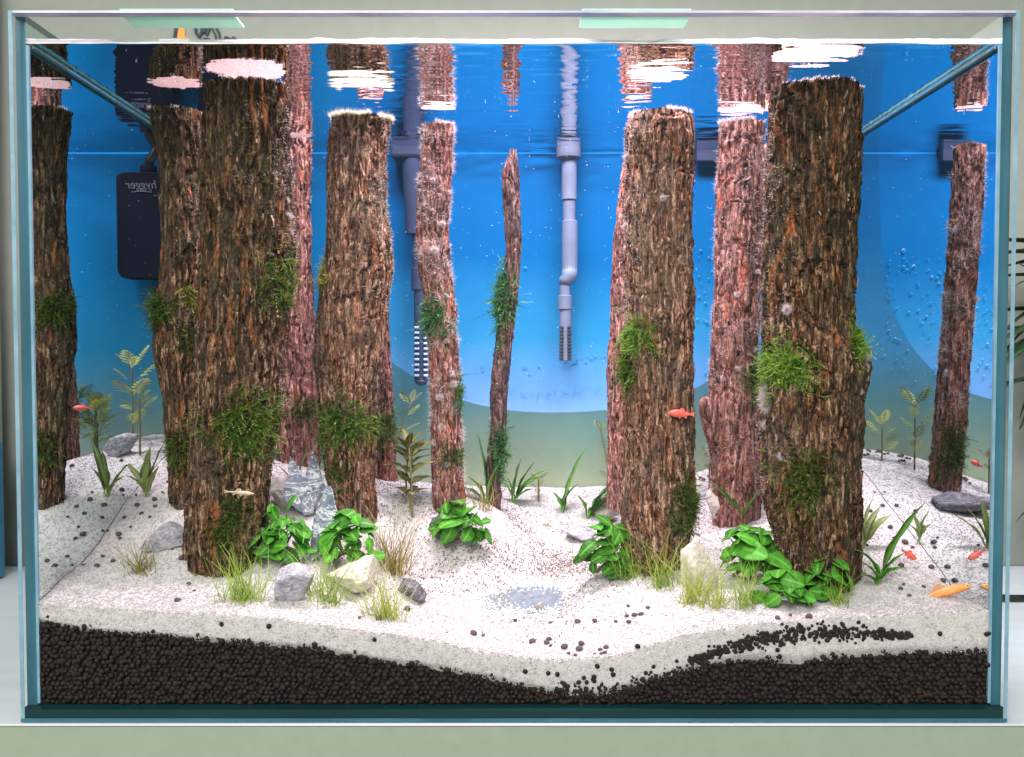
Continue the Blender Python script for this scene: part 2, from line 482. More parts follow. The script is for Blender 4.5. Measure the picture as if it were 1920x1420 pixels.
M_FILM = film_mat('blue_film', [(0.0, (0.36, 0.41, 0.28)), (0.12, (0.19, 0.27, 0.20)), (0.26, (0.08, 0.20, 0.22)), (0.45, (0.03, 0.18, 0.34)), (0.75, (0.003, 0.095, 0.25)), (1.0, (0.002, 0.09, 0.25))], FL, -.18, -.13)
M_PATCH = film_mat('blue_film_wet', [(0.18, (0.24, 0.44, 0.70)), (0.30, (0.13, 0.34, 0.70)), (0.46, (0.025, 0.245, 0.50)), (0.68, (0.001, 0.118, 0.33)), (1.0, (0.001, 0.10, 0.31))], FL, -.18, -.13)
M_DROP = flat('droplet_blue', (0.045, 0.31, 0.66), 0.3)
M_BLACK = flat('black_plastic', (0.004, 0.006, 0.017), 0.8, spec=.1)
M_CABLE = flat('black_rubber', (0.008, 0.008, 0.009), 0.35)
M_PIPE = flat('grey_plastic', (0.15, 0.19, 0.29), 0.5, spec=.3)
M_PIPED = flat('dark_plastic', (0.028, 0.045, 0.10), 0.4)
M_SLOT = flat('slot_pale', (0.40, 0.62, 0.85), 0.6)
M_SLOTD = flat('slot_dark', (0.025, 0.035, 0.06), 0.6)
M_PRINT = flat('pale_print', (0.12, 0.13, 0.17), 0.6)
M_WALL = simple('painted_wall', [(0.3, (0.222, 0.240, 0.214)), (0.7, (0.242, 0.260, 0.232))], 60, 0.8, 0.15, 0.0005)
M_TABLE = simple('white_laminate', [(0.3, (0.54, 0.575, 0.63)), (0.7, (0.62, 0.655, 0.71))], 40, 0.45, stretch=(0.2, 1, 1))
M_FRONT = simple('cabinet_front', [(0.3, (0.27, 0.312, 0.245)), (0.7, (0.29, 0.335, 0.266))], 120, 0.7, 0.2, 0.0004)
M_PANEL = flat('grey_panel', (0.30, 0.33, 0.26), 0.7)
M_BLUE = flat('blue_plastic', (0.02, 0.22, 0.42), 0.4)
M_ORANGE = flat('orange_print', (0.75, 0.30, 0.05), 0.7)
M_INK = flat('black_print', (0.03, 0.05, 0.06), 0.7)
M_MIRROR = simple('pond_mirror', [(0.3, (0.25, 0.27, 0.29)), (0.7, (0.40, 0.42, 0.44))], 160, 0.25, metallic=0.4)
M_BEAD = flat('white_bead', (0.88, 0.88, 0.9), 0.25)
M_FISHO = simple('orange_scales', [(0.3, (0.72, 0.20, 0.06)), (0.55, (0.80, 0.34, 0.10)), (0.75, (0.85, 0.50, 0.18))], 180, 0.35, stretch=(1, 1, 3))
M_FISHR = simple('red_scales', [(0.3, (0.75, 0.06, 0.05)), (0.7, (0.92, 0.22, 0.16))], 300, 0.35)
M_FISHT = simple('tan_scales', [(0.3, (0.30, 0.20, 0.13)), (0.7, (0.60, 0.48, 0.36))], 500, 0.4)
M_FIN = simple('clear_fin', [(0.3, (0.85, 0.5, 0.3)), (0.7, (0.92, 0.65, 0.45))], 300, 0.4, trans=0.6)
M_EYE = flat('eye_black', (0.01, 0.01, 0.01), 0.15)
M_EYEG = flat('eye_gold', (0.6, 0.42, 0.25), 0.3)

# ------------------------------------------------------------------ room: wall, table
def struct(o): return tag(o, kind='structure')
mb = MB(); mb.box((-2.2, 1.012, -0.9), (2.2, 1.10, 2.2)); struct(mb.build('wall', M_WALL))
mb = MB(); mb.box((-1.6, 0.5698, -0.0012), (1.6, 1.0095, 0.0)); table = mb.build('table_top', M_TABLE, bevel=0.0004); struct(table)
mb = MB(); mb.box((-1.6, 0.5706, -0.9), (1.6, 1.0, -0.0016)); struct(mb.build('cabinet_front', M_FRONT))
mb = MB(); mb.box((-3, -3, -0.95), (3, 1.2, -0.905)); struct(mb.build('floor', M_PANEL))

# ------------------------------------------------------------------ the tank
T = 0.0062
tank = empty('aquarium', (TX, 0.73, 0.0005), 'large rimless glass aquarium full of planted water on the white table', 'aquarium')
tank_inv = Matrix.Translation((-TX, -0.73, -0.0005))
def tpart(name, mb_or_me, mats=None, bevel=0, **k):
    if isinstance(mb_or_me, MB): me = mb_or_me.mesh(name, mats, k.get('smooth', False))
    else: me = mb_or_me
    me.transform(tank_inv)
    o = obj(name, me, tank)
    if bevel:
        b = o.modifiers.new('bevel', 'BEVEL'); b.width = bevel; b.segments = 2
    return o
yo, yi = YF - 0.0075, YF - 0.0003     # front pane faces
zb = 0.0006
XO = XW + T
mb = MB(); mb.box((TX - XO, yo, ZB), (TX + XO, yi, ZR - 0.0015)); tpart('front_pane', mb, M_CLEAR)
mb = MB(); mb.box((TX - XO, yo, ZR - 0.0013), (TX + XO, yi, ZR)); tpart('pane_rim', mb, M_RIM)
# side panes: inner face is a water / air boundary, front end shows the green edge
for sgn in (-1, 1):
    x0, x1 = TX + sgn * XW, TX + sgn * XO
    V = []; Fs = []; mi = []
    def quad(a, b, c, d, m):
        n = len(V); V.extend([a, b, c, d]); Fs.append((n, n + 1, n + 2, n + 3)); mi.append(m)
    y0, y1 = YF + 0.0002, YB + 0.008
    q = [(x0, y0, ZB), (x0, y1, ZB), (x0, y1, ZW), (x0, y0, ZW)]
    if sgn < 0: q = q[::-1]
    # normal must look into the tank
    n = (Vector(q[1]) - Vector(q[0])).cross(Vector(q[2]) - Vector(q[1]))
    if n.x * sgn > 0: q = q[::-1]
    quad(*q, 0)
    quad((x0, y0, ZW), (x0, y1, ZW), (x0, y1, ZR), (x0, y0, ZR), 1)
    quad((x1, y0, ZB), (x1, y1, ZB), (x1, y1, ZR), (x1, y0, ZR), 1)
    quad((x0, y0, ZR), (x1, y0, ZR), (x1, y1, ZR), (x0, y1, ZR), 2)
    quad((x0, y0, ZB), (x1, y0, ZB), (x1, y0, ZR), (x0, y0, ZR), 2)
    quad((x0, y1, ZB), (x1, y1, ZB), (x1, y1, ZR), (x0, y1, ZR), 2)
    tpart('side_pane', mesh_np('side_pane', V, np.array(Fs), [M_SIDE, M_PANE, M_EDGE], False, None, mi))
    mb = MB()
    mb.box((x0 - sgn * 0.0016 if sgn > 0 else x0 - 0.0002, YF + 0.0003, ZB + 0.001), (x0 + 0.0002 if sgn > 0 else x0 + 0.0016, YF + 0.0022, ZW - 0.002))
    tpart('silicone_seam', mb, M_SEAM)
    mb = MB(); a, b = sorted((x1, x1 - sgn * 0.0024))
    mb.box((a, yo - 0.0004, zb), (b, yo - 0.0001, ZR)); tpart('pane_edge', mb, M_SEAM)
mb = MB(); mb.box((TX - XO, yo, zb), (TX + XO, YB + 0.008, ZB - 0.0002)); tpart('bottom_pane', mb, M_EDGED)
mb = MB(); mb.box((TX - XO, yo - 0.0005, zb), (TX + XO, yo - 0.0001, 0.0028)); tpart('pane_edge', mb, M_EDGE)
mb = MB(); mb.box((TX - XW, YB + 0.0012, ZB), (TX + XW, YB + 0.0088, ZR)); tpart('back_pane', mb, M_PANE)
# water-line seams along both side panes, seen as dark green bands running back
for sgn in (-1, 1):
    mb = MB(); x0 = TX + sgn * (XW - 0.0002); a, b = sorted((x0, x0 - sgn * 0.0022))
    mb.box((a, YF + 0.004, ZW - 0.0040), (b, YB - 0.002, ZW - 0.0016)); tpart('side_brace', mb, M_BRACE, bevel=0.0012)

# lid supports lying on the front rim
for (xa, xb, lab) in ((-0.2330, -0.1655, 'mint green acrylic lid support on the front rim above the wall sticker'),
                      (0.0415, 0.1065, 'mint green acrylic lid support on the front rim right of the middle')):
    e = empty('lid_support', ((xa + xb) / 2, YF + 0.01, ZR), lab, 'lid support')
    mb = MB(); cx = (xa + xb) / 2
    mb.box((xa - cx, -0.0098, -0.0022), (xb - cx, 0.0068, -0.0006)); mb.build('plate', M_MINT, e, bevel=0.0005)
    mb = MB(); mb.box((xa - cx, -0.0172, 0.0003), (xb - cx, -0.0080, 0.0012)); mb.build('lip', M_MINT, e, bevel=0.0003)

# water surface: one rippled sheet
nx, ny = 320, 170
gx = np.linspace(TX - XW + 0.0002, TX + XW - 0.0002, nx); gy = np.linspace(YF, YB, ny)
X, Y = np.meshgrid(gx, gy)
pp = np.stack([X.ravel() * 40, Y.ravel() * 160, X.ravel() * 0], 1)
calm = 1 / (1 + np.exp(-(X.ravel() + 0.13) / 0.02)) / (1 + np.exp((X.ravel() - 0.17) / 0.02)) * 0.66 + 0.34
rip = fbm(pp, 2, 3) * 0.00034 + fbm(pp * np.array([3.2, 2.2, 1]), 2, 9) * 0.00009
Z = ZW + rip * calm
# meniscus climbing the front pane
dy = Y.ravel() - YF
Z = Z + 0.0016 * np.exp(-dy / 0.0018)
V = np.stack([X.ravel(), Y.ravel(), Z], 1)
i = np.arange(nx * ny).reshape(ny, nx)
Q = np.stack([i[:-1, :-1].ravel(), i[:-1, 1:].ravel(), i[1:, 1:].ravel(), i[1:, :-1].ravel()], 1)
struct(obj('water', mesh_np('water', V, Q, M_WATER)))
# water line pulled up against the glass, white highlight put into its colour
n = 300; xs = np.linspace(TX - XW, TX + XW, n)
w1 = fbm(np.stack([xs * 60, xs * 0, xs * 0], 1), 3, 5); w2 = fbm(np.stack([xs * 35, xs * 0 + 4, xs * 0], 1), 3, 6)
rows = []
for (dyy, dz, a, b) in ((0.0001, 0.0014, 0.0016, 0), (0.0010, 0.0009, 0.0009, 0.0004), (0.0017, 0.0006, 0.0002, 0.0005), (0.0012, -0.0008, 0, 0.0006), (0.0002, -0.0012, 0, 0.0006)):
    rows.append(np.stack([xs, np.full(n, YF + dyy), ZW + dz + a * w1 + b * w2], 1))
V = np.concatenate(rows); i = np.arange(5 * n).reshape(5, n)
Q = np.stack([i[:-1, :-1].ravel(), i[:-1, 1:].ravel(), i[1:, 1:].ravel(), i[1:, :-1].ravel()], 1)
struct(obj('water_line', mesh_np('water_line', V, Q, M_MENI)))

# ------------------------------------------------------------------ background film
film = empty('background_film', (TX, YB + 0.001, ZB), 'blue gradient film on the back glass with a bright rounded lower patch', 'backdrop')
finv = Matrix.Translation((-TX, -(YB + 0.001), 0)) 
me = mesh_np('film_sheet', [(TX - XW, YB + 0.0008, ZB), (TX + XW, YB + 0.0008, ZB), (TX + XW, YB + 0.0008, ZW + 0.004), (TX - XW, YB + 0.0008, ZW + 0.004)], np.array([[0, 1, 2, 3]]), M_FILM, False)
me.transform(finv); o = obj('film_sheet', me, film); o.location = (0, 0, -ZB)
arc = [(545, 240), (547, 400), (575, 500), (632, 592), (690, 648), (740, 684), (800, 724), (860, 750), (910, 763), (960, 771), (1005, 774), (1050, 774), (1095, 773), (1140, 769), (1185, 762), (1230, 752), (1270, 742), (1300, 731), (1335, 713), (1377, 672), (1410, 630), (1437, 568), (1451, 500), (1457, 440), (1462, 350), (1465, 240)]
ap = np.array(arc, float)
tt = np.linspace(0, len(ap) - 1, 140)
ax = np.interp(tt, np.arange(len(ap)), ap[:, 0]); ay = np.interp(tt, np.arange(len(ap)), ap[:, 1])
ker = np.ones(9) / 9
ax[4:-4] = np.convolve(ax, ker, 'valid'); ay[4:-4] = np.convolve(ay, ker, 'valid')
pts = [P(a, b, YB) for a, b in zip(ax, ay)]
for p in pts: p[2] = min(p[2], ZW + 0.004)
V = [(p[0], YB + 0.00074, p[2]) for p in pts] + [(p[0], YB + 0.00079, p[2]) for p in pts]
nP = len(pts)
me = bpy.data.meshes.new('wet_patch')
me.from_pydata([tuple(map(float, v)) for v in V], [], [tuple(range(nP))] + [(k, k + nP, (k + 1) % nP + nP, (k + 1) % nP) for k in range(nP)])
me.materials.append(M_PATCH); me.transform(finv)
o = obj('wet_patch', me, film); o.location = (0, 0, -ZB)
# water droplets caught behind the film
mb = MB()
def drop(px, py, r):
    c = P(px, py, YB - 0.0012); n = 10; V = []; 
    for k in range(n):
        a = 2 * math.pi * k / n
        V.append((c[0] + r * math.cos(a), YB - 0.0008, c[2] + r * 1.05 * math.sin(a)))
    for k in range(n):
        a = 2 * math.pi * k / n
        V.append((c[0] + r * .66 * math.cos(a), YB - 0.0012, c[2] + r * .66 * math.sin(a)))
    mb.add(V, [(k, (k + 1) % n, n + (k + 1) % n, n + k) for k in range(n)])
for k in range(150):
    px = random.uniform(1240, 1448); py = random.uniform(470, 720)
    drop(px, py, random.choice([.0006, .0008, .0010, .0013]))
drop(985, 503, .0014); drop(1395, 500, .0018); drop(1415, 470, .0018); drop(1360, 520, .0015)
mb2 = mb
for k in range(120):
    t = random.random()
    mb2_c = P(950 + 240 * t + random.gauss(0, 6), 738 - 14 * t * t + random.gauss(0, 5), YB)
    r = random.uniform(.0003, .0007)
    mb.add([(mb2_c[0] + r * math.cos(a), YB - 0.0006, mb2_c[2] + r * math.sin(a)) for a in (0, 1.2, 2.5, 3.7, 5)], [(0, 1, 2, 3, 4)])
for k in range(90):
    t = random.random()
    q = P(900 + 280 * t + random.gauss(0, 4), 694 - 45 * t * t + random.gauss(0, 5), YB)
    r = random.choice([.0003, .0004, .0006, .0012])
    mb.add([(q[0] + r * math.cos(a), YB - 0.0006, q[2] + r * math.sin(a)) for a in (0, 1.2, 2.5, 3.7, 5)], [(0, 1, 2, 3, 4)])
me = mb.mesh('droplets', M_DROP); me.transform(finv)
o = obj('droplets', me, film); o.location = (0, 0, -ZB); o['kind'] = 'stuff'

# ------------------------------------------------------------------ sand and soil
FRONT_TOP = [(50, 1132), (130, 1136), (220, 1143), (330, 1150), (440, 1153), (540, 1163), (640, 1177), (720, 1187), (800, 1200), (900, 1223), (980, 1233), (1050, 1237), (1150, 1231), (1210, 1212), (1280, 1191), (1400, 1173), (1500, 1165), (1600, 1158), (1750, 1149), (1880, 1144)]
FRONT_SOIL = [(50, 1152), (100, 1163), (150, 1175), (200, 1181), (300, 1187), (380, 1196), (500, 1206), (600, 1212), (640, 1222), (720, 1236), (800, 1246), (900, 1263), (960, 1280), (1020, 1292), (1060, 1301), (1100, 1304), (1150, 1298), (1210, 1280), (1280, 1258), (1330, 1243), (1400, 1233), (1500, 1240), (1540, 1233), (1600, 1226), (1700, 1222), (1880, 1222)]
YS = YF + 0.0004
ctl = [P(a, b, YS) for a, b in FRONT_TOP]
def wallpt(px, py, sgn):
    Yp = XW * F / abs(px - 960 - 0)
    return P(px, py, Yp)
ctl += [wallpt(*q, -1) for q in ((110, 1083), (150, 1050), (200, 985), (235, 935), (262, 905), (300, 860))]
ctl += [wallpt(*q, 1) for q in ((1800, 1112), (1780, 1090), (1760, 1062), (1700, 988), (1660, 938), (1620, 885))]
ctl += [np.array(q) for q in ((-XW, .891, .151), (XW, .891, .140), (-.22, .89, .142), (.21, .89, .128))]
ctl += [P(*q) for q in ((990, 914, .89), (880, 911, .89), (1120, 912, .89), (700, 905, .89), (1250, 905, .89), (600, 890, .89), (420, 1088, .632), (1550, 1128, .612), (665, 985, .693), (840, 968, .745), (928, 952, .785), (1380, 985, .745),
      (330, 958, .69), (640, 1125, .622), (1000, 1060, .735), (868, 1025, .722), (1110, 1085, .676), (1225, 1088, .656), (1700, 1082, .628), (1000, 1122, .682), (940, 1128, .676), (1070, 1122, .676), (800, 1085, .700), (1000, 1000, .80), (1320, 1105, .63))]
ctl = np.array(ctl)
def tps(r): return np.where(r > 1e-9, r * r * np.log(np.maximum(r, 1e-9)), 0)
A = tps(np.linalg.norm(ctl[:, None, :2] - ctl[None, :, :2], axis=2)) + np.eye(len(ctl)) * 2e-5
PM = np.hstack([np.ones((len(ctl), 1)), ctl[:, :2]])
sol = np.linalg.solve(np.block([[A, PM], [PM.T, np.zeros((3, 3))]]), np.concatenate([ctl[:, 2], np.zeros(3)]))
def sand_z(x, y):
    x = np.atleast_1d(np.asarray(x, float)); y = np.atleast_1d(np.asarray(y, float))
    q = np.stack([x, y], 1); out = np.zeros(len(q))
    for s in range(0, len(q), 20000):
        qq = q[s:s + 20000]
        out[s:s + 20000] = tps(np.linalg.norm(qq[:, None] - ctl[None, :, :2], axis=2)) @ sol[:len(ctl)] + sol[len(ctl)] + qq @ sol[len(ctl) + 1:]
    return out
fz_x = np.array([P(a, b, YS)[0] for a, b in FRONT_TOP]); fz_z = np.array([P(a, b, YS)[2] for a, b in FRONT_TOP])
so_x = np.array([P(a, b, YS)[0] for a, b in FRONT_SOIL]); so_z = np.array([P(a, b, YS)[2] for a, b in FRONT_SOIL])

def sand_hit(px, py):
    d = ray(px, py); Ys = np.linspace(YF + .001, YB - .002, 700)
    pts = np.array([0, 0, ZC]) + d[None] * Ys[:, None]
    zz = sand_z(pts[:, 0], pts[:, 1])
    k = np.argmax(pts[:, 2] <= zz) if (pts[:, 2] <= zz).any() else len(Ys) - 1
    p = pts[k].copy(); p[2] = zz[k]
    return p

nx, ny = 460, 250
gx = np.linspace(TX - XW + .0003, TX + XW - .0003, nx); gy = np.linspace(YS, YB - .0004, ny)
X, Y = np.meshgrid(gx, gy); x, y = X.ravel(), Y.ravel()
z = sand_z(x, y)
blend = np.exp(-(y - YS) / 0.006)
z = z * (1 - blend) + np.interp(x, fz_x, fz_z) * blend
z = z + fbm(np.stack([x * 60, y * 60, x * 0], 1), 3, 21) * .0012 + fbm(np.stack([x * 420, y * 420, x * 0], 1), 2, 22) * .0005
SANDZ = z.reshape(ny, nx)
V = list(np.stack([x, y, z], 1))
i = np.arange(nx * ny).reshape(ny, nx)
Q = np.stack([i[:-1, :-1].ravel(), i[:-1, 1:].ravel(), i[1:, 1:].ravel(), i[1:, :-1].ravel()], 1)
# the cut face against the glass
nd = 24; b0 = nx * ny; rowsf = []
zb_ = np.interp(gx, so_x, so_z) - .0045
for k in range(1, nd):
    t = k / (nd - 1)
    zz = SANDZ[0] * (1 - t) + zb_ * t
    rowsf.append(np.stack([gx, YS + .0003 + .0030 * np.clip((t - .72) / .28, 0, 1) + 0.0003 * fbm(np.stack([gx * 500, zz * 500, gx * 0], 1), 2, 31), zz], 1))
V = np.concatenate([np.array(V)] + rowsf)
j = np.concatenate([i[0][None], (b0 + np.arange((nd - 1) * nx)).reshape(nd - 1, nx)])
Q2 = np.stack([j[:-1, :-1].ravel(), j[1:, :-1].ravel(), j[1:, 1:].ravel(), j[:-1, 1:].ravel()], 1)
sand = struct(obj('sand', mesh_np('sand', V, np.concatenate([Q, Q2]), M_SAND)))

def sandz_g(x, y):
    fx = np.clip((np.asarray(x) - gx[0]) / (gx[-1] - gx[0]) * (nx - 1), 0, nx - 1.001); fy = np.clip((np.asarray(y) - gy[0]) / (gy[-1] - gy[0]) * (ny - 1), 0, ny - 1.001)
    a, b = fx.astype(int), fy.astype(int); u, v = fx - a, fy - b
    return (SANDZ[b, a] * (1 - u) + SANDZ[b, a + 1] * u) * (1 - v) + (SANDZ[b + 1, a] * (1 - u) + SANDZ[b + 1, a + 1] * u) * v

def ico(sub):
    import bmesh
    bm = bmesh.new(); bmesh.ops.create_icosphere(bm, subdivisions=sub, radius=1)
    V = np.array([v.co[:] for v in bm.verts]); Fc = np.array([[v.index for v in f.verts] for f in bm.faces]); bm.free()
    return V, Fc
ICO1, ICO2, ICO3, ICO4 = ico(1), ico(2), ico(3), ico(5)
ICO4B = ico(4)
OCT = (np.array([[1, 0, 0], [-1, 0, 0], [0, 1, 0], [0, -1, 0], [0, 0, 1], [0, 0, -1]], float), np.array([[0, 2, 4], [2, 1, 4], [1, 3, 4], [3, 0, 4], [2, 0, 5], [1, 2, 5], [3, 1, 5], [0, 3, 5]]))

def scatter(name, base, centers, radii, mat, kind='stuff', sq=0.25, smooth=True, parent=None):
    bv, bf = base; n = len(centers)
    q = rng.normal(size=(n, 4)); q /= np.linalg.norm(q, axis=1)[:, None]
    w, a, b, c = q.T
    Rm = np.stack([np.stack([1-2*(b*b+c*c), 2*(a*b-c*w), 2*(a*c+b*w)], 1), np.stack([2*(a*b+c*w), 1-2*(a*a+c*c), 2*(b*c-a*w)], 1), np.stack([2*(a*c-b*w), 2*(b*c+a*w), 1-2*(a*a+b*b)], 1)], 1)
    sc = 1 + rng.uniform(-sq, sq, (n, 3))
    V = (bv[None] * sc[:, None, :]) * np.asarray(radii)[:, None, None]
    V = np.einsum('nij,nkj->nki', Rm, V) + np.asarray(centers)[:, None, :]
    Fc = bf[None] + (np.arange(n) * len(bv))[:, None, None]
    return tag(obj(name, mesh_np(name, V.reshape(-1, 3), Fc.reshape(-1, bf.shape[1]), mat, smooth), parent), kind=kind)

# loose white grains over the sand and down its cut face
n = 42000
gxs = rng.uniform(TX - XW + .001, TX + XW - .001, n); gys = YS + (YB - YS) * rng.random(n) ** 1.5
c = np.stack([gxs, gys, sandz_g(gxs, gys) + .0001], 1)
n2 = 13000
fx = rng.uniform(TX - XW + .001, TX + XW - .001, n2); t = rng.random(n2)
top = np.interp(fx, fz_x, fz_z); bot = np.interp(fx, so_x, so_z) - .001
c2 = np.stack([fx, np.full(n2, YS + .0003) + rng.uniform(0, .0006, n2), top * (1 - t) + bot * t], 1)
o = scatter('sand_grains', OCT, np.concatenate([c, c2]), np.concatenate([rng.uniform(.00042, .00078, n), rng.uniform(.00030, .00060, n2)]), M_GRAIN, smooth=True)
# brown and grey grains drifted down the valley to the pond
n = 15000
bx = rng.normal(.02, .075, n); by = rng.normal(.735, .05, n)
k = (np.abs(bx) < .25) & (by > .605) & (by < .885)
pn = fbm(np.stack([bx * 30, by * 30, bx * 0], 1), 3, 44); k &= (rng.random(n) < .35 + .9 * pn)
bx, by = bx[k], by[k]
scatter('brown_grains', OCT, np.stack([bx, by, sandz_g(bx, by) + .0002], 1), rng.uniform(.0004, .0008, len(bx)), M_GRAINB, smooth=False)
# soil body and its granules against the glass
sx = np.linspace(TX - XW + .0004, TX + XW - .0004, 200)
top = np.interp(sx, so_x, so_z) - .003
V = np.concatenate([np.stack([sx, np.full(200, YS + .0028), np.full(200, ZB + .0002)], 1), np.stack([sx, np.full(200, YS + .0028), top], 1),
                    np.stack([sx, np.full(200, YB - .002), top], 1)])
i = np.arange(600).reshape(3, 200)
Q = np.stack([i[:-1, :-1].ravel(), i[:-1, 1:].ravel(), i[1:, 1:].ravel(), i[1:, :-1].ravel()], 1)
struct(obj('soil', mesh_np('soil', V, Q, M_SOIL, False)))
cs = []; rs = []
step = .0033
for row in range(40):
    zz = ZB + .0016 + row * step * .84
    for k in range(int(2 * XW / step)):
        xx = TX - XW + .002 + (k + .5 * (row % 2)) * step + rng.normal(0, .0005)
        lim = np.interp(xx, so_x, so_z) + .0018 * vnoise(np.array([[xx * 130, 0, 0]]), 8)[0] + rng.normal(0, .0011)
        if zz > lim or abs(xx - TX) > XW - .0018: continue
        cs.append((xx, YS + .0018 + rng.normal(0, .0004), zz + rng.normal(0, .0005))); rs.append(rng.uniform(.0011, .0022))
# the seam of granules inside the sand on the right
for k in range(520):
    t = random.random(); px = 1290 + 420 * t
    mid = np.interp(px, [1290, 1370, 1430, 1520, 1640, 1710], [1240, 1215, 1200, 1189, 1188, 1193])
    th = np.interp(px, [1290, 1370, 1450, 1560, 1640, 1710], [4, 10, 15, 14, 10, 3])
    q = P(px, mid + random.gauss(0, th * .6), YS); cs.append((q[0], YS + .0010, q[2])); rs.append(random.uniform(.0011, .0017))
for (px, py) in ((415, 1171), (504, 1175), (702, 1200), (1045, 1265), (1028, 1263), (1095, 1272), (1112, 1275), (1114, 1270), (1147, 1256), (1205, 1274), (1150, 1266), (1100, 1280), (1085, 1280), (985, 1260), (1763, 1189), (1855, 1188), (1850, 1190), (1120, 1250), (1196, 1213)):
    q = P(px, py, YS); cs.append((q[0], YS + .0009, q[2])); rs.append(.0017)
for k in range(260):
    px = random.uniform(1040, 1330); py = float(np.interp(px, [1040, 1100, 1150, 1210, 1280, 1330], [1298, 1304, 1298, 1280, 1258, 1243])) + random.gauss(0, 9)
    q = P(px, py, YS); cs.append((q[0], YS + random.uniform(.0007, .0016), q[2])); rs.append(random.uniform(.0008, .0017))
scatter('soil_granules', ICO2, np.array(cs), np.array(rs), M_SOIL, sq=.15)

# loose pellets lying on the sand, each its own thing
PEL = [(257,949),(291,952),(319,945),(233,972),(281,971),(202,997),(223,1004),(225,1011),(184,1007),(161,1038),(193,1045),(212,1054),(150,1055),(156,1062),(182,1063),(323,1031),(340,1049),(354,1098),(364,1110),(333,1128),
 (763,1143),(674,1160),(711,1162),(966,1165),(1032,1170),(1083,1168),(1115,1166),(1155,1168),(1179,1168),(1175,1157),(1190,1156),(1202,1154),(1178,1138),(1215,1142),(888,1189),(906,1193),(998,1205),(1029,1201),(1025,1207),(1032,1213),(1058,1214),(1090,1209),(1086,1219),(1066,1227),(1079,1231),(1125,1220),(1136,1216),(1115,1229),(1127,1228),(1134,1226),
 (1458,1161),(1482,1155),(1517,1158),(1689,1106),(1705,1119),(1732,1102),(1694,1098),(1669,990),(1655,950),(1626,1024),(1711,1028),(1746,1065),(1689,1063),(1697,1018),(1768,1090),(255,930),(272,920),(290,938),(305,925),(315,905),(265,965),(245,990),(1640,925),(1632,960),(1676,1010)]
pm = []
for k in range(4):
    bv, bf = ICO2
    v = bv * (1 + .16 * fbm(bv * 1.6, 2, 60 + k)[:, None]) * np.array([1.1, 1, .82])
    pm.append(mesh_np('soil_pellet', v, bf, M_PELLET))
pts = [sand_hit(*q) for q in PEL]
for k in range(34):
    xx = random.uniform(.17, .288); yy = random.uniform(.85, .886); pts.append(np.array([xx, yy, sandz_g(xx, yy)]))
for k in range(8):
    xx = random.uniform(-.288, -.2); yy = random.uniform(.75, .886); pts.append(np.array([xx, yy, sandz_g(xx, yy)]))
for p in pts:
    o = obj('soil_pellet', random.choice(pm), None, p + np.array([0, 0, .0007]))
    s = random.choice([.0011, .0014, .0017, .002, .0022]) if p[1] < .84 else random.uniform(.0012, .0018)
    o.scale = (s, s, s); o.rotation_euler = (random.uniform(-.4, .4), random.uniform(-.4, .4), random.uniform(0, 6))
    zone = ('back right corner by the feathery plants' if p[1] > .80 and p[0] > 0 else 'back left corner behind the far left log' if p[0] < -.19 and p[1] > .745
            else 'left sand beside the thickest left log' if p[0] < -.16 else 'right sand between the thick log and the right glass' if p[0] > .19
            else 'open white sand in front of the mirror pond' if p[0] > -.04 else 'sand near the yellow grass tuft')
    tag(o, 'small dark soil pellet on the ' + zone, 'soil pellet', 'loose dark soil pellets on the ' + zone)

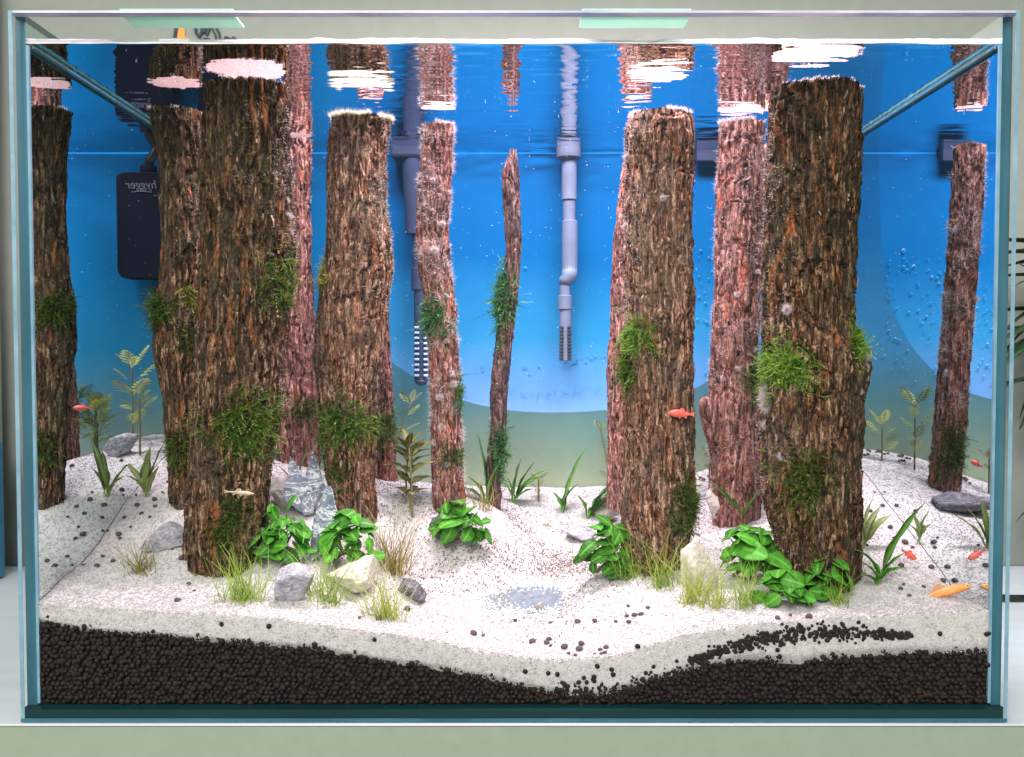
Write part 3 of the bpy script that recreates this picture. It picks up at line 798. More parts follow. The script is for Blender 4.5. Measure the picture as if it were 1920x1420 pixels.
# ------------------------------------------------------------------ logs
TR = {}
def log(key, name, label, rows, Yt, Yb, mat, seed, res=(150, 420), amp=1.0, group='upright logs standing in the sand', flat_top=True, topwob=.6, bury=.022, cut=True, fuzz=None, flakes=260, knots=()):
    rows = np.array(rows, float)
    ys = rows[:, 0]
    Yr = np.interp(ys, [ys[0], ys[-1]], [Yt, Yb])
    rad = (rows[:, 2] - rows[:, 1]) / 2 * Yr / F
    cen = np.array([P((a + b) / 2, q, Yy) for (q, a, b), Yy in zip(rows, Yr)])
    cen[:, 2] = [P((a + b) / 2, q, Yy - r_ * .95)[2] for (q, a, b), Yy, r_ in zip(rows, Yr, rad)]
    # continue below the sand
    last = cen[-1].copy(); last[2] -= bury; cen = np.vstack([cen, last]); rad = np.append(rad, rad[-1] * 1.02)
    zt, zb0 = cen[0, 2], cen[-1, 2]
    nth, nz = res
    zs = np.linspace(zt, zb0, nz)
    o_ = np.argsort(cen[:, 2])
    def it(a):
        w = np.interp(zs, cen[o_, 2], a[o_])
        kk = max(3, nz // 55) | 1; pad = np.pad(w, kk // 2, mode='edge')
        return np.convolve(pad, np.ones(kk) / kk, 'valid')
    cx, cyy, rr = it(cen[:, 0]), it(cen[:, 1]), it(rad)
    rr = rr * .945
    th = np.linspace(0, 2 * math.pi, nth, endpoint=False)
    th = th - .45 * np.cos(th + math.pi) * 1.0 if False else th + .55 * np.cos(th)      # closer together on the side that faces the room
    TH, ZZ = np.meshgrid(th, zs)
    RR = np.repeat(rr[:, None], nth, 1)
    rm = rad.mean()
    cs_, sn_ = np.cos(TH), np.sin(TH)
    q0 = np.stack([(cs_ * rm).ravel(), (sn_ * rm).ravel(), (ZZ - zb0).ravel()], 1)
    ph = q0 + np.stack([vnoise(q0 * 60, seed + 50), vnoise(q0 * 60 + 7, seed + 51), vnoise(q0 * 60 + 15, seed + 52)], 1) * .0035
    low = fbm(q0 * np.array([45, 45, 16]), 3, seed)
    ph2 = ph + np.stack([vnoise(q0 * np.array([190, 190, 120]), seed + 53), vnoise(q0 * np.array([190, 190, 120]) + 9, seed + 54), 0 * q0[:, 0]], 1) * .0013
    rid = 1 - np.abs(fbm(ph * np.array([1, 1, .11]) * 170, 3, seed + 4)) * 2.6
    rid2 = 1 - np.abs(fbm(ph2 * np.array([1, 1, .16]) * 400, 2, seed + 8)) * 2.4
    fl = fbm(ph2 * np.array([1, 1, .30]) * 230, 2, seed + 12)
    plate = np.floor((fl + .15 * rid) * 4) / 4
    g1 = np.exp(-(fbm(ph2 * np.array([1, 1, .12]) * 150, 3, seed + 14) / .07) ** 2)
    g2 = np.exp(-(vnoise(ph2 * np.array([1, 1, .8]) * 120, seed + 17) / .06) ** 2) * (vnoise(ph * 50, seed + 18) > .05)
    d = low * rm * .10 + amp * (.0011 * (rid - .3) + .0009 * (rid2 - .3) + .0007 * plate - .0025 * g1 - .0009 * g2 + .0008)
    # small flutes down the wood
    d = d + rm * .03 * np.sin(TH.ravel() * 5 + seed + 3 * vnoise(q0 * 14, seed + 30))
    for (kpx, kpy, kr, kh) in knots:
        kc = P(kpx, kpy, float(np.interp(kpy, ys, Yr)))
        dxk = (cx[:, None] + RR * cs_ - kc[0]).ravel(); dzk = (ZZ - kc[2]).ravel()
        front = (sn_ < .35).ravel()
        g_ = np.exp(-(dxk ** 2 + dzk ** 2) / (2 * kr * kr)); d = d + kh * g_ * front - kh * .7 * np.exp(-(dxk ** 2 + dzk ** 2) / (2 * (kr * .35) ** 2)) * front
    RRd = RR.ravel() + d
    topw = (vnoise(np.stack([np.cos(th) * 3, np.sin(th) * 3, th * 0], 1), seed + 70) + .4 * vnoise(np.stack([np.cos(th) * 14, np.sin(th) * 14, th * 0], 1), seed + 71)) * .0009 * topwob
    fade = np.exp(-(zt - ZZ) / .006)
    Zf = ZZ + topw[None, :] * fade
    X = cx[:, None].repeat(nth, 1).ravel() + RRd * cs_.ravel()
    Yv = cyy[:, None].repeat(nth, 1).ravel() + RRd * sn_.ravel()
    base = np.array([cx[-1], cyy[-1], cen[-2, 2]])
    V = np.stack([X, Yv, Zf.ravel()], 1) - base
    i = np.arange(nth * nz).reshape(nz, nth); i2 = np.roll(i, -1, 1)
    Q = np.stack([i[:-1].ravel(), i[1:].ravel(), i2[1:].ravel(), i2[:-1].ravel()], 1)
    root = empty(name, base, label, 'log', group)
    obj('bark', mesh_np('bark', V, Q, mat), root)
    if cut:
        rim = V[:nth]; cc = rim.mean(0); rings = [rim * 1.0]; nr = 7
        VV = []
        for k in range(nr):
            s = 1 - k / nr
            r_ = cc + (rim - cc) * s * .985; r_[:, 2] += .0006 * (1 - s) + .0003 * vnoise(r_ * 700, seed + 90) + (-.0002 if k == 0 else .0)
            VV.append(r_)
        VV.append(cc[None] + np.array([[0, 0, .0008]]))
        VV = np.concatenate(VV); i = np.arange(nth * nr).reshape(nr, nth); i2 = np.roll(i, -1, 1)
        Qc = np.stack([i[:-1].ravel(), i2[:-1].ravel(), i2[1:].ravel(), i[1:].ravel()], 1)
        tri = np.stack([i[-1], i2[-1], np.full(nth, nth * nr)], 1)
        obj('cut_face', mesh_np('cut_face', VV, [Qc, tri], M_CUT), root)
    info = dict(root=root, base=base, zs=zs, cx=cx, cy=cyy, rr=rr, Yt=Yt, Yb=Yb, V=V, nth=nth, nz=nz, zt=zt, ys=ys, Yr=Yr, cs=cs_.ravel(), sn=sn_.ravel())
    TR[key] = info
    if flakes: add_flakes(info, seed, flakes, mat)
    for fzz in (fuzz or []):
        add_fuzz(info, seed, **fzz)
    return info

def add_flakes(t, seed, n, mat):
    # loose bark chips, long and narrow, lifting off the trunk at one end
    V0, nth, nz = t['V'], t['nth'], t['nz']
    g = np.random.default_rng(seed + 900)
    idx = g.integers(4, nz - 40, n * 2) * nth + g.integers(0, nth, n * 2)
    idx = idx[t['sn'][idx] < .5][:n]; m = len(idx)
    p = V0[idx]; nn = np.stack([t['cs'][idx], t['sn'][idx], np.zeros(m)], 1); tg = np.stack([-t['sn'][idx], t['cs'][idx], np.zeros(m)], 1)
    tilt = g.normal(0, .20, m)[:, None]
    up = np.array([[0, 0, 1.0]]) * np.cos(tilt) + tg * np.sin(tilt); sd = np.cross(nn, up)
    w = g.uniform(.0003, .0009, m)[:, None]; L = g.uniform(.002, .0075, m)[:, None]; sg = np.where(g.random(m) < .6, 1, -1)[:, None]
    lift = g.uniform(.0, .0005, m)[:, None] * (.6 + L / .008); th = .00035
    rows = []
    for u, lf, ww in ((-.5, -.0012, .7), (0, .0004, 1.0), (.5, 1, .55)):
        c = p + up * (L * u * sg) + nn * (lift if lf == 1 else lf)
        for a, o_ in ((-1, 0), (1, 0), (1, th), (-1, th)):
            rows.append(c + sd * (w * ww * a) + nn * o_)
    V = np.stack(rows, 1).reshape(-1, 3)
    k = np.arange(m)[:, None] * 12
    F_ = []
    for b in (0, 4):
        for j in range(4): F_.append(np.concatenate([k + b + j, k + b + (j + 1) % 4, k + b + 4 + (j + 1) % 4, k + b + 4 + j], 1))
    F_.append(np.concatenate([k + 8, k + 9, k + 10, k + 11], 1))
    o = obj('bark_chips', mesh_np('bark_chips', V, np.concatenate(F_), [mat] + CHIPS, False, None, np.tile(g.choice(3, m, p=[.58, .12, .30]), 9)), t['root']); o['kind'] = 'stuff'

def add_fuzz(t, seed, n=2500, z0=0.0, z1=1.0, length=.003, thr=.1, rimonly=False, pale=False, scale=70, width=.00011, side=None):
    """cottony growth, on the mirrored right log also in place of pink light: short fibres standing off the bark, thick in some places and absent in others"""
    V0, nth, nz = t['V'], t['nth'], t['nz']
    r_ = np.random.default_rng(seed + 400 + n)
    m = n * 8
    row = (r_.uniform(z0, z1, m) * (nz - 60)).astype(int)
    if rimonly: row = r_.integers(0, 3, m)
    colm = r_.integers(0, nth, m)
    idx = row * nth + colm
    p = V0[idx]
    pat = fbm(p * scale, 3, seed + 77)
    if side is not None:
        pat = pat + side * t['cs'][idx] * .55
    keep = np.where(pat > (thr if not rimonly else -.06))[0]
    keep = keep[t['sn'][idx[keep]] < .6][:n]
    p = p[keep]; nn = np.stack([t['cs'][idx[keep]], t['sn'][idx[keep]], np.zeros(len(keep))], 1)
    if rimonly: nn = nn * .5 + np.array([0, 0, 1.0])
    dirv = nn + r_.normal(0, .55, nn.shape); dirv /= np.linalg.norm(dirv, axis=1)[:, None]
    L = length * r_.uniform(.35, 1.15, len(p))[:, None]
    sd = np.cross(dirv, r_.normal(size=nn.shape)); sd /= np.linalg.norm(sd, axis=1)[:, None] + 1e-9
    bend = r_.normal(0, .35, nn.shape) * L
    a = p - nn * .0004 - sd * width; b = p - nn * .0004 + sd * width
    mid1 = p + dirv * L * .55 + bend * .4 - sd * width * .8; mid2 = mid1 + sd * width * 1.6
    tip = p + dirv * L + bend
    V = np.stack([a, b, mid2, mid1, tip], 1).reshape(-1, 3)
    k = np.arange(len(p)) * 5
    Q = np.stack([k, k + 1, k + 2, k + 3], 1); Tt = np.stack([k + 3, k + 2, k + 4], 1)
    o = obj('growth_and_highlight', mesh_np('growth_and_highlight', V, [Q, Tt], M_FUZZP if pale else M_FUZZ), t['root'])
    o['kind'] = 'stuff'

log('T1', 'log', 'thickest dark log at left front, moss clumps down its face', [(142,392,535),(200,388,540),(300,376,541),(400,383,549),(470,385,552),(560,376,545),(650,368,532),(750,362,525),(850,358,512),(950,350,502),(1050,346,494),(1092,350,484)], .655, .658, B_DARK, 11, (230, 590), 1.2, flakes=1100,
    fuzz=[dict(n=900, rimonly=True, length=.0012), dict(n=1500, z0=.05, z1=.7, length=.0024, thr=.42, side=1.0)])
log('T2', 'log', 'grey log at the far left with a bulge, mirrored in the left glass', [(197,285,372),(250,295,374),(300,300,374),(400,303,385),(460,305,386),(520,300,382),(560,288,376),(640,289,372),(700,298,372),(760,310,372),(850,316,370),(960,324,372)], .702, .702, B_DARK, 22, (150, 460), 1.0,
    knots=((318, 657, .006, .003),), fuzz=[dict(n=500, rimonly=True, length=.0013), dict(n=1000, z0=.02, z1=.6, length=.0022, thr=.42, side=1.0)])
log('T3', 'log', 'pink lit log half hidden behind the thickest left log', [(258,538,583),(400,535,583),(500,530,581),(600,528,588),(700,525,592),(750,520,598),(900,518,600)], .83, .83, B_RED, 33, (110, 320), .9,
    fuzz=[dict(n=1200, length=.0022, thr=.12)])
log('T4', 'log', 'brown log left of centre with a pale fuzzy top and a thick moss collar', [(211,622,734),(250,616,726),(300,612,722),(350,612,725),(400,612,729),(450,615,736),(480,612,738),(520,604,735),(560,597,724),(600,591,721),(650,592,715),(700,594,709),(800,600,706),(900,610,703),(985,636,702)], .711, .712, B_MID, 44, (200, 540), 1.1, flakes=800,
    knots=((684, 615, .006, .003),), fuzz=[dict(n=3600, rimonly=True, length=.0033, pale=True), dict(n=2000, z0=0, z1=.5, length=.0024, thr=.38, pale=True, side=1.0)])
log('T5', 'log', 'slim reddish log tucked behind the log with the moss collar', [(300,672,716),(450,690,724),(600,699,728),(700,704,734),(800,704,737),(860,703,743),(945,700,747)], .80, .80, B_RED, 55, (100, 300), .8, fuzz=[dict(n=500, length=.002, thr=.15)])
log('T6', 'log', 'slim straight log with white cottony tufts, nearest on the left to the bare twig', [(229,792,853),(250,792,852),(300,790,848),(350,786,845),(400,783,842),(450,782,842),(500,786,845),(550,795,850),(600,800,855),(650,803,858),(700,805,861),(800,808,864),(900,810,869),(965,812,874)], .757, .757, B_RED, 66, (130, 420), .8,
    fuzz=[dict(n=500, rimonly=True, length=.0022), dict(n=7500, length=.0034, thr=.06, scale=95, z1=1.0)])
log('T7', 'bare_twig', 'thin crooked dark twig with a pointed tip, standing alone in the middle', [(279,958,967),(290,954,970),(320,943,973),(350,942,975),(400,945,976),(450,949,978),(500,947,976),(550,940,972),(600,932,966),(650,928,960),(700,922,955),(750,919,950),(800,921,950),(850,913,946),(900,910,940),(955,914,940)], .79, .79, B_TWIG, 77, (90, 380), .45, flakes=120, cut=False, group=None,
    fuzz=[dict(n=260, length=.0014, thr=.2)])
TR['T7']['root']['category'] = 'twig'
log('T8', 'log', 'stout brown log right of centre with deep furrows and a rounded fuzzy top', [(202,1186,1290),(215,1176,1298),(250,1168,1300),(300,1169,1299),(400,1168,1298),(500,1170,1298),(560,1170,1302),(650,1170,1298),(750,1170,1298),(850,1168,1300),(950,1168,1306),(1050,1170,1292),(1090,1178,1280)], .692, .680, B_MID, 88, (230, 600), 1.25, flakes=900,
    fuzz=[dict(n=1500, rimonly=True, length=.0022), dict(n=2200, z0=0, z1=.5, length=.0022, thr=.22, side=-.8)])
log('T9', 'log', 'thin red log half hidden behind the stout furrowed log', [(300,1170,1222),(350,1164,1218),(400,1158,1212),(450,1152,1208),(500,1148,1204),(550,1145,1202),(600,1145,1202),(700,1140,1198),(800,1138,1196),(910,1140,1198)], .80, .80, B_RED, 99, (100, 320), .8, fuzz=[dict(n=900, length=.002, thr=.12)])
log('T10', 'log', 'pinkish log with a cut branch stub low on its left side', [(221,1351,1432),(300,1347,1430),(400,1343,1428),(500,1340,1426),(600,1335,1423),(700,1332,1420),(800,1330,1421),(850,1328,1422),(900,1331,1424),(990,1337,1424)], .758, .758, B_RED, 111, (150, 440), .85,
    fuzz=[dict(n=900, rimonly=True, length=.0026), dict(n=6500, length=.0028, thr=.04, z1=1.0)])
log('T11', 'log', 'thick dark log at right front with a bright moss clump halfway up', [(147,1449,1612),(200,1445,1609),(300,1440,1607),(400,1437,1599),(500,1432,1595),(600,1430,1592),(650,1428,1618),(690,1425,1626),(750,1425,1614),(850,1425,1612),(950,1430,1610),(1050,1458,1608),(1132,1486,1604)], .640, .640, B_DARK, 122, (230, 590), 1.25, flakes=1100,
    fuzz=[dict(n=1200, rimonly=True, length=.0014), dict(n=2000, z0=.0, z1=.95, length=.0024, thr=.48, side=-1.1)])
log('T12', 'log', 'slim mossy log behind the thick right log, seen best in the side glass', [(268,1421,1473),(400,1425,1477),(600,1434,1487),(780,1442,1498),(920,1450,1506)], .79, .79, B_RED, 133, (100, 320), .8,
    fuzz=[dict(n=5200, length=.0034, thr=.0)])  # thick pale fuzz added so this log looks lit pink

# the stub on the pinkish log
t = TR['T10']
base = t['base']
pts = [P(1352, 850, .752), P(1338, 815, .750), P(1327, 780, .746), P(1322, 742, .742)]
mb = MB(); mb.tube([p - base for p in pts], [.0075, .0072, .0066, .0058], 20)
me = mb.mesh('branch_stub', B_RED, True)
o = obj('branch_stub', me, t['root'])
ss = o.modifiers.new('sub', 'SUBSURF'); ss.levels = ss.render_levels = 2

def cluster_tufts(t, spots, r=.0044, n=750, seed=5):
    """round cotton balls sitting on a log"""
    out = []
    rg = np.random.default_rng(seed)
    for (px, py, s) in spots:
        c = surf(t, px, py)[0] - t['base']
        d = rg.normal(size=(n, 3)); d /= np.linalg.norm(d, axis=1)[:, None]
        d[:, 1] = -np.abs(d[:, 1])
        L = r * s * rg.uniform(.45, 1, n)[:, None]
        sd = np.cross(d, rg.normal(size=d.shape)); sd /= np.linalg.norm(sd, axis=1)[:, None]
        w = .00014
        out.append(np.stack([c - sd * w, c + sd * w, c + d * L + rg.normal(0, .0004, d.shape)], 1).reshape(-1, 3))
    V = np.concatenate(out); k = np.arange(len(V)).reshape(-1, 3)
    o = obj('cotton_tufts', mesh_np('cotton_tufts', V, k, M_FUZZ), t['root']); o['kind'] = 'stuff'

def surf(t, px, py):
    """front surface point of a log seen at a pixel, and its outward normal"""
    Yc = float(np.interp(py, t['ys'], t['Yr']))
    p = P(px, py, Yc)
    c = np.array([np.interp(p[2], t['zs'][::-1], t['cx'][::-1]), np.interp(p[2], t['zs'][::-1], t['cy'][::-1])])
    r = np.interp(p[2], t['zs'][::-1], t['rr'][::-1])
    p = P(px, py, Yc - r * .7)
    dx = np.clip(p[0] - c[0], -.985 * r, .985 * r)
    dyv = -math.sqrt(max(r * r - dx * dx, 0))
    return np.array([c[0] + dx, c[1] + dyv, p[2]]), np.array([dx / r, dyv / r, 0.0])

cluster_tufts(TR['T6'], [(815,470,1.3),(840,360,.9),(800,385,.9),(835,555,.8),(845,700,1),(825,745,1.1),(850,720,1.2),(815,830,1),(840,870,.9),(800,300,.8),(838,640,.7),(830,800,1.0),(865,790,.9),(820,925,.7),(812,340,.9),(830,420,.9)])
cluster_tufts(TR['T10'], [(1380,553,1.0),(1355,710,.9),(1378,692,.8),(1340,620,.6),(1412,655,.8),(1326,815,.9),(1345,430,1.0),(1420,510,.7)], seed=6)
cluster_tufts(TR['T11'], [(1475,580,1.3),(1437,750,2.0),(1435,765,1.9),(1440,735,1.8),(1465,820,1.0),(1468,855,1.1),(1440,800,1.2),(1625,670,1.2),(1622,690,1.0),(1612,735,.8),(1440,605,.8),(1436,505,.8)], seed=7)
cluster_tufts(TR['T1'], [(545,400,1.2),(548,430,1.1),(540,370,.9),(478,660,.7)], seed=8)
cluster_tufts(TR['T2'], [(374,452,.8)], seed=9)
cluster_tufts(TR['T8'], [(1165,420,1.0),(1240,375,.8),(1180,290,1.2)], seed=10)
cluster_tufts(TR['T12'], [(1478,430,1.4),(1428,380,1.2),(1430,560,1.2),(1490,700,1.3),(1440,800,1.2)], seed=12)

# ------------------------------------------------------------------ moss
def moss(key, cx, cy, w, h, tint, label, n=420, length=.009, droop=.2, seed=0, spread=.75):
    t = TR[key]; rg = np.random.default_rng(1000 + seed + int(cx * 7 + cy))
    n = int(n * 1.5); c0, nrm0 = surf(t, cx, cy)
    S = []; NN = []
    for k in range(n):
        a = rg.uniform(0, 2 * math.pi); r = math.sqrt(rg.random()) 
        if rg.random() < .4: r *= .6
        elif rg.random() < .22: r *= rg.uniform(1.0, 1.55)
        wob = 1 + .3 * math.sin(3 * a + seed) + .2 * math.sin(5 * a + seed * 2.1)
        p, nn = surf(t, cx + math.cos(a) * r * w / 2 * wob, cy + math.sin(a) * r * h / 2 * wob)
        S.append(p); NN.append(nn)
    S = np.array(S); NN = np.array(NN)
    bulge = np.exp(-(np.linalg.norm(S - c0, axis=1) / (max(w, h) * .35 * t['Yt'] / F)) ** 2)
    S = S + NN * (bulge * .0028)[:, None] * rg.uniform(0, 1, n)[:, None]
    outw = (S - c0) / (np.linalg.norm(S - c0, axis=1)[:, None] + 1e-6)
    d = NN * .38 + outw * .55 + rg.normal(0, spread, (n, 3)); d[:, 2] -= droop
    d /= np.linalg.norm(d, axis=1)[:, None]
    L = length * .76 * rg.uniform(.4, 1.0, n) * np.where(rg.random(n) < .06, 1.9, 1)
    seg = 8
    crv = rg.normal(0, .4, (n, 3)); crv[:, 2] -= .1
    sd = np.cross(d, rg.normal(size=(n, 3))); sd /= np.linalg.norm(sd, axis=1)[:, None]
    up = np.cross(sd, d)
    tone0 = rg.uniform(.0, .55, n)
    VV = []; tn = []
    for k in range(seg):
        u = k / seg
        q = S + d * (L * u)[:, None] + crv * (L * u * u)[:, None]
        for sgn in (-1, 1):
            lw = .0011 * (1 - .55 * u) * rg.uniform(.6, 1.3, n)
            fwd = d * (L / seg * 1.5)[:, None]
            tip = q + sd * (sgn * lw)[:, None] + fwd + up * (rg.normal(0, .3, n) * lw)[:, None]
            b = q + fwd * .55 - sd * (sgn * .00008)
            VV.append(np.stack([q, tip, b], 1)); tn.append(np.repeat(np.clip(tone0 + u * .45, 0, 1)[:, None], 3, 1))
    V = np.stack(VV, 1).reshape(-1, 3); tn = np.stack(tn, 1).reshape(-1)
    k = np.arange(len(V)).reshape(-1, 3)
    o = obj('moss_clump', mesh_np('moss_clump', V - c0, k, MOSS[tint], False, {'tone': tn}), None, c0)
    return tag(o, label, 'moss', 'moss clumps tied to the logs')

MO = [
 ('T1',522,525,80,110,'mid','green moss tuft on the upper right edge of the thickest left log',420,.010),
 ('T4',603,515,34,70,'yellow','yellow green moss tuft on the left edge of the log with the fuzzy top',200,.009),
 ('T2',300,578,52,66,'dark','dark moss tuft with spiky runners on the bulge of the far left log',300,.011),
 ('T2',362,560,34,60,'yellow','pale yellow moss tuft in the gap between the two left logs',180,.008),
 ('T2',362,638,46,84,'dark','dark moss hanging in the gap below the pale yellow tuft',260,.008),
 ('T1',462,800,122,130,'mid','largest round moss clump, across the middle of the thickest left log',900,.011),
 ('T1',450,985,100,180,'dark','long dark moss curtain at the foot of the thickest left log',900,.008),
 ('T4',648,795,118,96,'mid','moss collar wrapped round the middle of the log with the fuzzy top',760,.011),
 ('T5',724,800,46,84,'mid','moss tuft on the slim log behind the moss collar',260,.010),
 ('T3',572,770,48,60,'dark','small dark moss tuft on the pink log behind the thickest left log',220,.009),
 ('T4',632,890,50,80,'dark','thin dark moss patch low on the log, under the moss collar',240,.007),
 ('T2',338,842,44,110,'dark','dark moss strip at the foot of the far left log',320,.008),
 ('T6',812,595,60,84,'blue','moss tuft on the left side of the slim cottony log, upper one',360,.010),
 ('T6',858,740,20,92,'blue','narrow moss strip on the right edge of the slim cottony log',180,.008),
 ('T6',848,856,54,44,'dark','small dark moss patch low on the slim cottony log',200,.007),
 ('T7',940,560,44,130,'blue','feathery moss wound round the upper half of the bare twig',460,.012),
 ('T7',938,850,30,120,'blue','moss fringe hanging from the lower right of the bare twig',280,.011),
 ('T8',1196,632,72,80,'bright','bright moss tuft on the left front of the stout furrowed log',460,.009),
 ('T8',1172,690,44,80,'mid','darker moss trailing down the left edge of the stout furrowed log',320,.010),
 ('T8',1284,950,70,140,'dark','dark moss clump on the lower right of the stout furrowed log',620,.010),
 ('T11',1472,690,96,100,'bright','brightest moss clump, halfway up the thick right log',620,.010),
 ('T11',1600,640,34,84,'bright','moss strip on the right edge of the thick right log',260,.011),
 ('T11',1502,905,92,150,'dark','dark moss patch low on the face of the thick right log',700,.009),
 ('T10',1412,712,38,100,'dark','dark moss in the gap between the branch stub log and the thick right log',280,.010),
 ('T12',1480,840,56,130,'dark','dark moss sleeve at the foot of the slim log mirrored in the right glass',500,.008),
]
for k, (key, x, y, w, h, ti, lab, n, L) in enumerate(MO):
    moss(key, x, y, w, h, ti, lab, n, L, seed=k)

# ------------------------------------------------------------------ leaves and plants
def leaf_grid(L, W, pet, curl, fold, tip=1.0, wave=0.0, nu=13, nv=9, bf=.65, pw=.8, shape=.55, thick=.00035, petr=.0006, rise=.9):
    """a stalk from the origin along +Y that rises, then a blade; returns mesh arrays"""
    V = []; vein = []
    # blade
    us = np.linspace(0, 1, nu)
    ang0 = rise
    py, pz = pet * math.cos(ang0), pet * math.sin(ang0)
    yy, zz, ang = py, pz, ang0 * bf
    for u in us:
        w = W / 2 * (math.sin(math.pi * min(1, u ** shape)) ** pw) if 0 < u < 1 else W * .02
        for v in np.linspace(-1, 1, nv):
            x = w * v
            lift = fold * abs(v) * w + wave * math.sin(u * 14 + v * 2) * abs(v) * w
            vv = V.append((x, yy - math.sin(ang) * lift, zz + math.cos(ang) * lift))
            vein.append((.55 if abs(v) < .1 else .10 * (int(round(u * (nu - 1))) % 2)))
        ds = L / (nu - 1); yy += math.cos(ang) * ds; zz += math.sin(ang) * ds; ang -= curl / (nu - 1)
    i = np.arange(nu * nv).reshape(nu, nv)
    Q = np.stack([i[:-1, :-1].ravel(), i[:-1, 1:].ravel(), i[1:, 1:].ravel(), i[1:, :-1].ravel()], 1)
    V = np.array(V)
    # underside, so the blade has a thickness
    V2 = V - np.array([0, 0, thick]); Q2 = Q[:, ::-1] + len(V)
    ring = np.concatenate([i[0], i[1:, -1], i[-1, ::-1][1:], i[::-1, 0][1:-1]]); r2 = np.roll(ring, -1)
    Q3 = np.stack([ring, ring + len(V), r2 + len(V), r2], 1)
    VV = np.concatenate([V, V2]); QQ = np.concatenate([Q, Q2, Q3]); ve = vein + vein
    if pet > 0:
        n0 = len(VV); ns, m = 5, 5; PV = []
        for k in range(ns):
            u = k / (ns - 1); a = ang0 * (1.15 - .15 * u)
            cy_, cz_ = pet * u * math.cos(ang0), pet * math.sin(ang0) * u
            for q in range(m):
                b = 2 * math.pi * q / m; PV.append((petr * math.cos(b), cy_ - petr * math.sin(b) * math.sin(ang0), cz_ + petr * math.sin(b) * math.cos(ang0)))
        j = n0 + np.arange(ns * m).reshape(ns, m); j2 = np.roll(j, -1, 1)
        QQ = np.concatenate([QQ, np.stack([j[:-1].ravel(), j2[:-1].ravel(), j2[1:].ravel(), j[1:].ravel()], 1)])
        VV = np.concatenate([VV, np.array(PV)]); ve = ve + [.25] * len(PV)
    return VV, QQ, ve

def leaf_mesh(mat, *a, **k):
    V, Q, ve = leaf_grid(*a, **k)
    return mesh_np('leaf', V, Q, mat, True, {'vein': ve})

AN = [leaf_mesh(L_ANUB, .0150 * s, .0110 * s * ws, .004, cu, fo, wave=wv, rise=.35, shape=.72, petr=.0005, pw=.62)
      for k, (s, ws, cu, fo, wv) in enumerate([(1, 1, .40, .05, .012), (1.12, .92, .55, .07, .015), (.9, 1.08, .3, .04, .01), (1.05, .86, .7, .09, .02), (.82, 1.0, .45, .05, .012), (1.2, .95, .5, .06, .015)])]
def anubias(px, py, w, h, n, label, seed, dy=0.0, scale=1.0):
    """a mound of leaves: blades lie like shingles on a dome, tips pointing out and down"""
    rg = random.Random(seed)
    p = sand_hit(px, py)
    root = empty('anubias_plant', p, label, 'plant', 'broad leaved bright green plants at the feet of the logs')
    wm = w * p[1] / F; hm = h * p[1] / F
    n = int(n * 1.55)
    for k in range(n):
        az = rg.uniform(-1.75, 1.75) - math.pi / 2          # mostly on the side that faces the room
        el = math.asin(min(1, max(-.05, rg.uniform(-.02, 1.0))))
        nv = Vector((math.cos(az) * math.cos(el), math.sin(az) * math.cos(el), math.sin(el)))
        rad = rg.uniform(.55, 1.22)
        c = Vector((nv.x * wm * .46 * rad, nv.y * wm * .34 * rad + dy, hm * .10 + nv.z * hm * .72 * rad))
        nn = (nv * .5 + Vector((rg.gauss(0, .48), -.2 + rg.gauss(0, .38), .6 + rg.gauss(0, .3)))).normalized()
        yv = Vector((nv.x, nv.y, -.05)) + Vector((rg.gauss(0, .5), rg.gauss(0, .5), rg.gauss(0, .5)))
        yv = (yv - nn * yv.dot(nn))
        if yv.length < .05: yv = nn.orthogonal()
        yv.normalize(); xv = yv.cross(nn)
        s = scale * rg.uniform(.6, 1.2)
        M = Matrix((xv, yv, nn)).transposed().to_4x4()
        o = obj('leaf', rg.choice(AN), root)
        o.rotation_euler = M.to_euler(); o.location = c - yv * .010 * s; o.scale = (s, s, s)
    mb = MB(); mb.tube([(-wm * .25, .002, .001), (0, 0, hm * .22), (wm * .25, .003, hm * .1)], [.0014, .0019, .0013], 8)
    mb.build('rhizome', M_STEM, root, True)
    for k in range(9):
        a = rg.uniform(0, 6.28); q = MB(); q.tube([(0, 0, hm * .15), (math.cos(a) * wm * .15, math.sin(a) * wm * .12, hm * .4), (math.cos(a) * wm * .3, math.sin(a) * wm * .22, hm * .6)], [.0006, .0005, .0004], 5); q.build('leaf_stalk', L_STRAP, root, True)
    return root
anubias(532, 1050, 105, 115, 24, 'broad leaved plant with glossy leaves against the dark moss curtain, left of the slate stone', 1)
anubias(645, 1058, 105, 105, 23, 'broad leaved plant right of the slate stone, above the grey speckled rock', 2)
anubias(868, 1018, 100, 95, 24, 'round compact broad leaved plant in front of the slim cottony log', 3)
anubias(1140, 1078, 92, 105, 22, 'broad leaved plant at the left foot of the stout furrowed log', 4)
anubias(1405, 1085, 120, 125, 28, 'tall broad leaved plant beside the cream stone, left of the thick right log', 5, scale=1.08)
anubias(1468, 1128, 95, 75, 18, 'lowest broad leaved plant with the biggest round leaves, at the right front', 6, scale=1.05)
anubias(1556, 1118, 70, 90, 10, 'broad leaved sprig standing upright against the foot of the thick right log', 16, scale=1.1)

